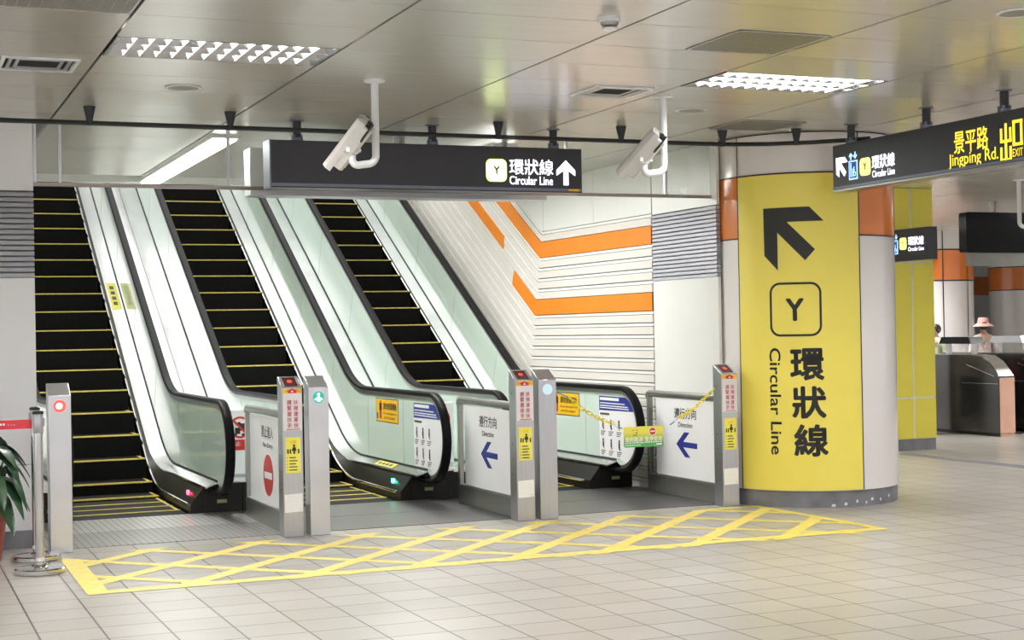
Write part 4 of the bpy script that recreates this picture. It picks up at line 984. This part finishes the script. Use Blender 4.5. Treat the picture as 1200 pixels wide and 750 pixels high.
def cctv(x, y, label, sgn=-1, body=True):
    """J-shaped ceiling pole carrying a box camera that looks down and away"""
    t = thing('surveillance_camera' if body else 'ceiling_pole', label, 'camera' if body else 'pole', (x, y, ZC), 'cameras on white poles' if body else None)
    m = MB(); zb = 2.79; P = [(x,y,ZC-.01),(x,y,2.90)]
    for i in range(7): a = pi/2*i/6; P.append((x+sgn*(.06-.06*cos(a)), y, 2.87-.06*sin(a)))
    P.append((x+sgn*.13, y, 2.800))
    for i in range(1, 6): a = pi/2*i/5; P.append((x+sgn*(.13+.04*sin(a)), y, 2.800+.04*(1-cos(a))))
    P.append((x+sgn*.17, y, 2.885)); m.tube(P, .026, 'plasticw', 14); obj('pole', m, t)
    m = MB(); m.cyl(x, y, ZC-.012, ZC, .075, 'plasticw', n=24); obj('ceiling_flange', m, t)
    if not body: return t
    ax = Vector((-.40, .62, -.66)).normalized()        # lens direction: down, left, away from the hall
    up = (Vector((-.62, -.05, .78))-ax*Vector((-.62,-.05,.78)).dot(ax)).normalized(); sd = ax.cross(up)
    c0 = Vector((x-.180, y, 2.945)); L = .185
    hexa = [(-.058,-.050),(-.034,-.070),(.034,-.070),(.058,-.050),(.058,.040),(.036,.062),(-.036,.062),(-.058,.040)]
    m = MB(); m.loft([[c0+ax*s+sd*(a*k)+up*(b*k) for a, b in hexa] for s, k in ((-L,.90),(-L+.010,1),(L-.03,1),(L-.03,.93),(L,.93))], 'camgrey'); hb = obj('housing', m, t, smooth=.4)
    m = MB(); arc = [(-.064,.000),(-.064,.043),(-.039,.068),(.039,.068),(.064,.043),(.064,.000)]; inn = [(a*.95, b*.95) for a, b in reversed(arc)]
    m.loft([[c0+ax*s+sd*a+up*b for a, b in arc+inn] for s in (-L-.018, L+.045)], 'camgrey'); obj('sun_shield', m, t, smooth=.3)
    m = MB()
    for q in (-.026, .026): b0 = c0-ax*(L+.001)+sd*q-up*.022; m.tube([b0, b0-ax*.022], .018, 'pipeblk', 12)
    obj('cable_gland', m, hb)
    m = MB(); b0 = c0-ax*(L+.02)-sd*.026-up*.022; e = Vector((x+sgn*.155, y-.02, 2.90)); m.tube([b0, b0-ax*.02-up*.02, b0*.6+e*.4+Vector((-.005,-.05,-.01)), e], .009, 'pipeblk', 8); obj('cable', m, t)
    m = MB(); p = Vector((x+sgn*.17, y, 2.885)); m.cyl(p.x, p.y, p.z-.01, p.z+.03, .04, 'plasticw', n=16)
    q = c0-up*.068-ax*.02; m.tube([p+Vector((0,0,.02)), (p+q)/2, q], .022, 'plasticw', 10); m.box(p.x-.055, p.x-.03, p.y-.045, p.y+.045, p.z+.0, p.z+.075, 'plasticw'); m.box(p.x+.03, p.x+.05, p.y-.04, p.y+.04, p.z+.0, p.z+.07, 'plasticw'); obj('swivel_bracket', m, t)
    return t
cctv(3.194, 10.12, 'white surveillance camera on a bent ceiling pole before the Circular Line sign')
cctv(5.478, 10.19, 'white surveillance camera on a bent ceiling pole before the glass screen and white wall')
cctv(13.02, 15.05, 'thin white bent pole hanging from the ceiling beneath the exit sign', 1, False)

# ================================================================ ROPE STANDS AND PLANT
def stanchion(x, y, label):
    t = thing('rope_stand', label, 'queue post', (x, y, 0), 'chrome queue posts')
    m = MB(); m.lathe(x, y, [(.168,.0),(.175,.006),(.175,.034),(.166,.042),(.06,.052),(.045,.065)], 'chrome', 40); obj('base', m, t)
    m = MB(); m.cyl(x, y, .036, .985, .031, 'chrome', n=24); m.cyl(x, y, .085, .110, .0318, 'pale', n=24); obj('pole', m, t)
    m = MB(); m.lathe(x, y, [(.034,.985),(.036,.99),(.036,1.115),(.034,1.12)], 'steel', 24); m.box(x-.044, x-.03, y-.02, y+.02, 1.02, 1.10, 'frame'); m.box(x+.03, x+.044, y-.015, y+.015, 1.03, 1.09, 'frame'); obj('belt_head', m, t)
    m = MB(); m.lathe(x, y, [(.040,1.118),(.040,1.134),(.030,1.140)], 'pipeblk', 24); obj('cap', m, t)
stanchion(1.035, 11.26, 'chrome queue post in front, holding the red belt')
stanchion(1.075, 11.93, 'chrome queue post standing behind the one that holds the red belt')
m = MB(); m.box(-1.6, .995, 11.257, 11.263, 1.018, 1.082, 'belt')
for k in range(11): m.box(.58+.022*k, .58+.022*k+.012+.004*(k % 2), 11.2545, 11.257, 1.046, 1.060, 'white')
for k in range(3): m.box(.83+.02*k, .842+.02*k, 11.2545, 11.257, 1.046, 1.050, 'white')
tag(obj('barrier_belt', m, smooth=0), 'red barrier belt with tiny white print stretched from the queue post', 'belt')

t = thing('potted_plant', 'dark green broad-leaved plant in a terracotta pot by the white wall', 'plant', (.70, 12.05, 0))
m = MB(); m.lathe(.70, 12.05, [(.13,0),(.17,.30),(.185,.30),(.185,.36),(.165,.36),(.155,.32)], 'terracotta', 32); obj('pot', m, t)
m = MB(); m.lathe(.70, 12.05, [(.001,.325),(.158,.325)], 'soil', 24); obj('soil', m, t)
st = MB(); lf = MB(); rnd = random.Random(5)
def leaf(mb, base, dirv, L, wd, droop):
    d = Vector(dirv).normalized(); side = d.cross(Vector((0,0,1))).normalized(); n = 9; L_, R_, C_ = [], [], []
    for i in range(n):
        s = i/(n-1); p = Vector(base)+d*(L*s)+Vector((0,0,-droop*s*s*L)); wv = wd*sin(pi*min(1, s*.92+.06))**.8*(1-.25*s)
        upv = Vector((0,0,1)); C_.append(p+upv*(-.012*sin(pi*s))); L_.append(p+side*wv+upv*.01); R_.append(p-side*wv+upv*.01)
    v = []; fs = []
    for i in range(n): v += [L_[i], C_[i], R_[i]]
    for i in range(n-1): a = 3*i; fs += [(a,a+1,a+4,a+3),(a+1,a+2,a+5,a+4)]
    mb.add(v, fs, 'leaf')
for k in range(26):
    an = 2*pi*k/26*5.1+rnd.uniform(-.25,.25); h = .46+.44*rnd.random(); rad = .03+.05*rnd.random()
    b0 = Vector((.70+.04*cos(an), 12.05+.04*sin(an), .32)); p1 = Vector((.70+rad*cos(an), 12.05+rad*sin(an), h))
    p2 = p1+Vector((.07*cos(an), .07*sin(an), .02)); st.tube([b0, (b0+p1)/2+Vector((.02*cos(an),.02*sin(an),0)), p1, p2], .006, 'stem', 6)
    leaf(lf, p2, (cos(an), sin(an), .05), .16+.05*rnd.random(), .056+.018*rnd.random(), .5+.6*rnd.random())
for dx, dy, z, L, dr_ in ((.02,-.12,.90,.20,-.2),(.10,-.10,.82,.20,.9),(.14,-.03,.76,.19,.8),(.05,-.16,.66,.22,.9),(.12,-.12,.60,.20,1.1),(.15,-.04,.58,.18,.9),(-.02,-.17,.76,.22,.8),(.08,-.15,.48,.22,.9),(.13,-.09,.70,.20,1.3)):
    p = Vector((.72+dx, 12.05+dy, z)); st.tube([(.70,12.05,.33), (.70+dx*.5,12.05+dy*.5,z*.7), p], .006, 'stem', 6); leaf(lf, p, (dx, dy, -.06), L, .066, dr_)
obj('stems', st, t); obj('foliage', lf, t)

# ================================================================ TICKET GATES AND BEYOND
def ticket_gate(x, label):
    t = thing('ticket_gate', label, 'ticket gate', (x+.14, 18.4, 0), 'ticket gates')
    w_ = .275; y0 = 17.53
    P = [(y0,.05),(y0,.86),(y0+.06,.93),(y0+.20,1.06),(y0+.38,1.145),(y0+.60,1.16),(20.0,1.16),(20.0,.05)]
    m = MB(); m.loft([[(xx, a, b) for a, b in P] for xx in (x, x+w_)], 'gatebody'); bo = obj('body', m, t, smooth=.4)
    m = MB(); m.box(x-.004, x, y0+.02, y0+.80, .752, .758, 'steelw'); m.loft([[(x-.004, a, b) for a, b in ((y0+.10,.86),(y0+.70,1.02),(y0+.70,1.027),(y0+.10,.867))], [(x, a, b) for a, b in ((y0+.10,.86),(y0+.70,1.02),(y0+.70,1.027),(y0+.10,.867))]], 'steelw'); obj('seam_line', m, bo, smooth=0)
    m = MB(); m.box(x+.008, x+w_-.004, y0-.012, y0+.0, .052, .84, 'copper_sheen'); obj('end_panel', m, t, smooth=0)
    m = MB(); m.box(x+.02, x+w_-.02, y0+.03, 19.95, 0, .05, 'black'); m.box(x+.03, x+w_-.03, y0-.005, y0+.03, 0, .045, 'copper_sheen'); obj('plinth', m, t, smooth=0)
    Q = P[1:7]; m = MB(); m.loft([[(x+.01,a,b+.002),(x+w_-.01,a,b+.002),(x+w_-.01,a,b+.010),(x+.01,a,b+.010)] for a, b in Q], 'gatetop'); obj('top_cover', m, t)
    m = MB(); m.loft([[(x+.01+s*(w_-.02)/1, a, b) for a, b in ((18.12,1.325),(18.18,1.425),(18.80,1.425),(18.86,1.325))] for s in (0, 1)], 'screen' if x < 15 else 'alu'); obj('hood', m, t, smooth=0)
    for yy in (18.20, 18.78):
        m = MB(); m.box(x+.10, x+.16, yy-.035, yy+.035, 1.16, 1.33, 'gatetop'); obj('hood_post', m, t, smooth=0)
    m = MB(); m.prism([(0,0),(.24,0),(.32,.36),(0,.38)], (x+w_, 18.9, .72), XP, ZP, .02, 'flap'); obj('flap', m, t, smooth=0)
ticket_gate(14.735, 'dark steel ticket gate with coppery reflection painted on its end panel and black hood')
ticket_gate(15.68, 'ticket gate with grey hood cut off by the picture edge')
t = thing('swing_gate', 'narrow steel swing gate beside the square yellow pillar', 'gate', (14.3, 18.9, 0))
m = MB(); m.box(14.44, 14.55, 18.75, 18.86, 0, 1.14, 'gatetop'); obj('post', m, t, bevel=.004)
m = MB(); m.box(13.9, 14.435, 18.79, 18.82, .85, 1.13, 'gatetop'); m.box(13.9, 14.435, 18.79, 18.82, .02, .22, 'gatetop'); m.box(13.9, 14.435, 18.80, 18.81, .22, .85, 'black'); m.box(13.9, 14.55, 18.76, 18.85, 1.14, 1.17, 'black'); obj('leaf_panel', m, t, smooth=0)

t = thing('hanging_display', 'switched-off black display hanging over the ticket gates', 'display', (15.6, 17.9, 3.0))
m = MB(); m.loft([[(a, yy, b) for a, b in rrpoly(14.45, 17.2, 2.645, 3.225, .04, 4)] for yy in (17.82, 17.98)], 'screen'); obj('screen', m, t)
m = MB()
for x in (14.99, 16.6):
    for dx in (-.05, .05): m.tube([(x+dx, 17.9, 3.22), (x+dx*1.3, 17.9, ZC)], .022, 'frame', 10)
obj('hanger', m, t)
m = MB(); m.box(14.55, 17.2, 17.84, 17.96, 2.455, 2.64, 'bulk'); obj('valance', m, t, smooth=0)

# ---------------------------------------------------------------- people
def skinned(name, V, E, parent, matname, sub=2, root=0):
    me = bpy.data.meshes.new(name); org = Vector(ORG[parent.name])
    bm = bmesh.new(); lay = bm.verts.layers.skin.verify(); vs = []
    for p, rx, ry in V:
        v = bm.verts.new(Vector(p)-org); v[lay].radius = (rx, ry); vs.append(v)
    vs[root][lay].use_root = True
    for a, b in E: bm.edges.new((vs[a], vs[b]))
    bm.to_mesh(me); bm.free(); me.materials.append(MT[matname])
    o = bpy.data.objects.new(name, me); COL.objects.link(o); o.parent = parent; ORG[o.name] = tuple(org)
    sk = o.modifiers.new('skin', 'SKIN'); sk.use_smooth_shade = True
    ss = o.modifiers.new('subsurf', 'SUBSURF'); ss.levels = sub; ss.render_levels = sub
    return o
def person(x, y, H, head_dir, label, shirt, hat):
    """standing figure; head_dir is the way it faces"""
    t = thing('person', label, 'person', (x, y, 0)); k = H/1.62
    F = Vector((cos(head_dir), sin(head_dir), 0)); S = Vector((-F.y, F.x, 0)); B = Vector((x, y, 0))
    P = lambda s, fw, z: tuple(B+S*(s*k)+F*(fw*k)+Vector((0,0,z*k)))
    V = [(P(0,0,.90),.13*k,.10*k),(P(0,0,1.08),.12*k,.09*k),(P(0,-.01,1.24),.135*k,.10*k),(P(0,-.01,1.34),.10*k,.08*k),(P(0,.0,1.40),.05*k,.05*k),(P(0,.01,1.47),.062*k,.07*k),(P(0,.015,1.55),.072*k,.085*k),(P(0,.01,1.60),.05*k,.06*k)]
    E = [(0,1),(1,2),(2,3),(3,4),(4,5),(5,6),(6,7)]
    for s in (-1, 1):
        b = len(V); V += [(P(s*.09,0,.84),.085*k,.085*k),(P(s*.095,.01,.47),.055*k,.058*k),(P(s*.095,-.01,.30),.050*k,.055*k),(P(s*.095,-.02,.08),.034*k,.038*k),(P(s*.10,.10,.035),.034*k,.028*k)]
        E += [(0,b),(b,b+1),(b+1,b+2),(b+2,b+3),(b+3,b+4)]
        b = len(V); V += [(P(s*.165,-.01,1.30),.055*k,.055*k),(P(s*.215,-.02,1.03),.040*k,.040*k),(P(s*.225,.05,.80),.026*k,.028*k),(P(s*.225,.075,.72),.030*k,.016*k)]
        E += [(3,b),(b,b+1),(b+1,b+2),(b+2,b+3)]
        for q in range(4):
            bb = len(V); fx = .225+(q-1.5)*.0; V += [(P(s*.225,.05+.018*q,.675),.009*k,.009*k),(P(s*.222,.055+.018*q,.635+.006*abs(q-1.5)),.008*k,.008*k)]
            E += [(b+3,bb),(bb,bb+1)]
        bb = len(V); V += [(P(s*.21,.105,.71),.010*k,.010*k),(P(s*.205,.118,.675),.008*k,.008*k)]; E += [(b+3,bb),(bb,bb+1)]
    skinned('body', V, E, t, 'skin')
    V = [(P(0,0,.86),.165*k,.125*k),(P(0,0,1.06),.150*k,.115*k),(P(0,-.01,1.24),.165*k,.122*k),(P(0,-.01,1.345),.115*k,.095*k),(P(0,0,1.385),.066*k,.066*k)]; E = [(0,1),(1,2),(2,3),(3,4)]
    for s in (-1, 1):
        b = len(V); V += [(P(s*.165,-.01,1.30),.075*k,.078*k),(P(s*.222,-.02,1.06),.062*k,.062*k),(P(s*.228,.03,.90),.05*k,.05*k)]; E += [(3,b),(b,b+1),(b+1,b+2)]
    skinned('blouse', V, E, t, shirt, root=1)
    V = [(P(0,0,.90),.15*k,.12*k)]; E = []
    for s in (-1, 1):
        b = len(V); V += [(P(s*.09,0,.80),.10*k,.10*k),(P(s*.095,.01,.47),.075*k,.078*k),(P(s*.095,-.015,.10),.060*k,.065*k)]; E += [(0,b),(b,b+1),(b+1,b+2)]
    skinned('trousers', V, E, t, 'trousers')
    m = MB()
    for s in (-1, 1):
        c = Vector(P(s*.10,.05,0)); m.loft([[c+F*(a*k)+S*(b*k*1.0)+Vector((0,0,z*k)) for a, b in rrpoly(-.12,.13,-.042,.042,.038,4)] for z in (0,.03,.055)], 'shoe')
    obj('shoes', m, t)
    hc = Vector(P(0,-.01,1.545)); m = MB(); rings = []
    for i in range(9):
        a = -1.0+2.4*i/8*.98; rr = cos(a)*.094*k if i < 8 else .004; rings.append([hc+F*(rr*1.08*cos(q)-.012*k)+S*(rr*sin(q))+Vector((0,0,sin(a)*.098*k)) for q in [2*pi*j/18 for j in range(18)]])
    m.loft(rings, 'hair'); obj('hair', m, t, smooth=1.2)
    if hat:
        hb = Vector(P(0,-.005,1.575)); m = MB()
        m.lathe(hb.x, hb.y, [(.185*k,hb.z-.055*k),(.170*k,hb.z-.036*k),(.108*k,hb.z+.002*k),(.102*k,hb.z+.02*k),(.090*k,hb.z+.088*k),(.070*k,hb.z+.102*k),(.002,hb.z+.106*k)], 'pinkhat', 28); obj('bucket_hat', m, t, smooth=1.0)
    # face: nose, ears, eyes, mouth
    fc = Vector(P(0,.10,1.535)); m = MB(); m.loft([[fc+F*(a)+S*b+Vector((0,0,z)) for a, b in ((-.01,-.012),(.018,0),(-.01,.012))] for z in (-.018,.02)], 'skin')
    for s in (-1, 1): e = Vector(P(s*.078,.0,1.535)); m.loft([[e+F*a+S*(s*.008)*q+Vector((0,0,z)) for a, z in rrpoly(-.018,.018,-.03,.03,.015,3)] for q in (0, 1)], 'skin'); e2 = Vector(P(s*.03,.088,1.555)); m.loft([[e2+S*a+F*(.008*q)+Vector((0,0,z)) for a, z in rrpoly(-.013,.013,-.006,.006,.005,2)] for q in (0, 1)], 'ink')
    e2 = Vector(P(0,.088,1.485)); m.loft([[e2+S*a+F*(.006*q)+Vector((0,0,z)) for a, z in rrpoly(-.024,.024,-.006,.006,.005,2)] for q in (0, 1)], 'crimson'); obj('face_features', m, t)
person(18.67, 22.6, 1.66, radians(62), 'person in a pink bucket hat and speckled blouse walking away beyond the gates', 'shirt', True)
person(17.83, 22.9, 1.60, radians(200), 'person with dark hair in a pale green top half hidden by the yellow pillar', 'shirt2', False)
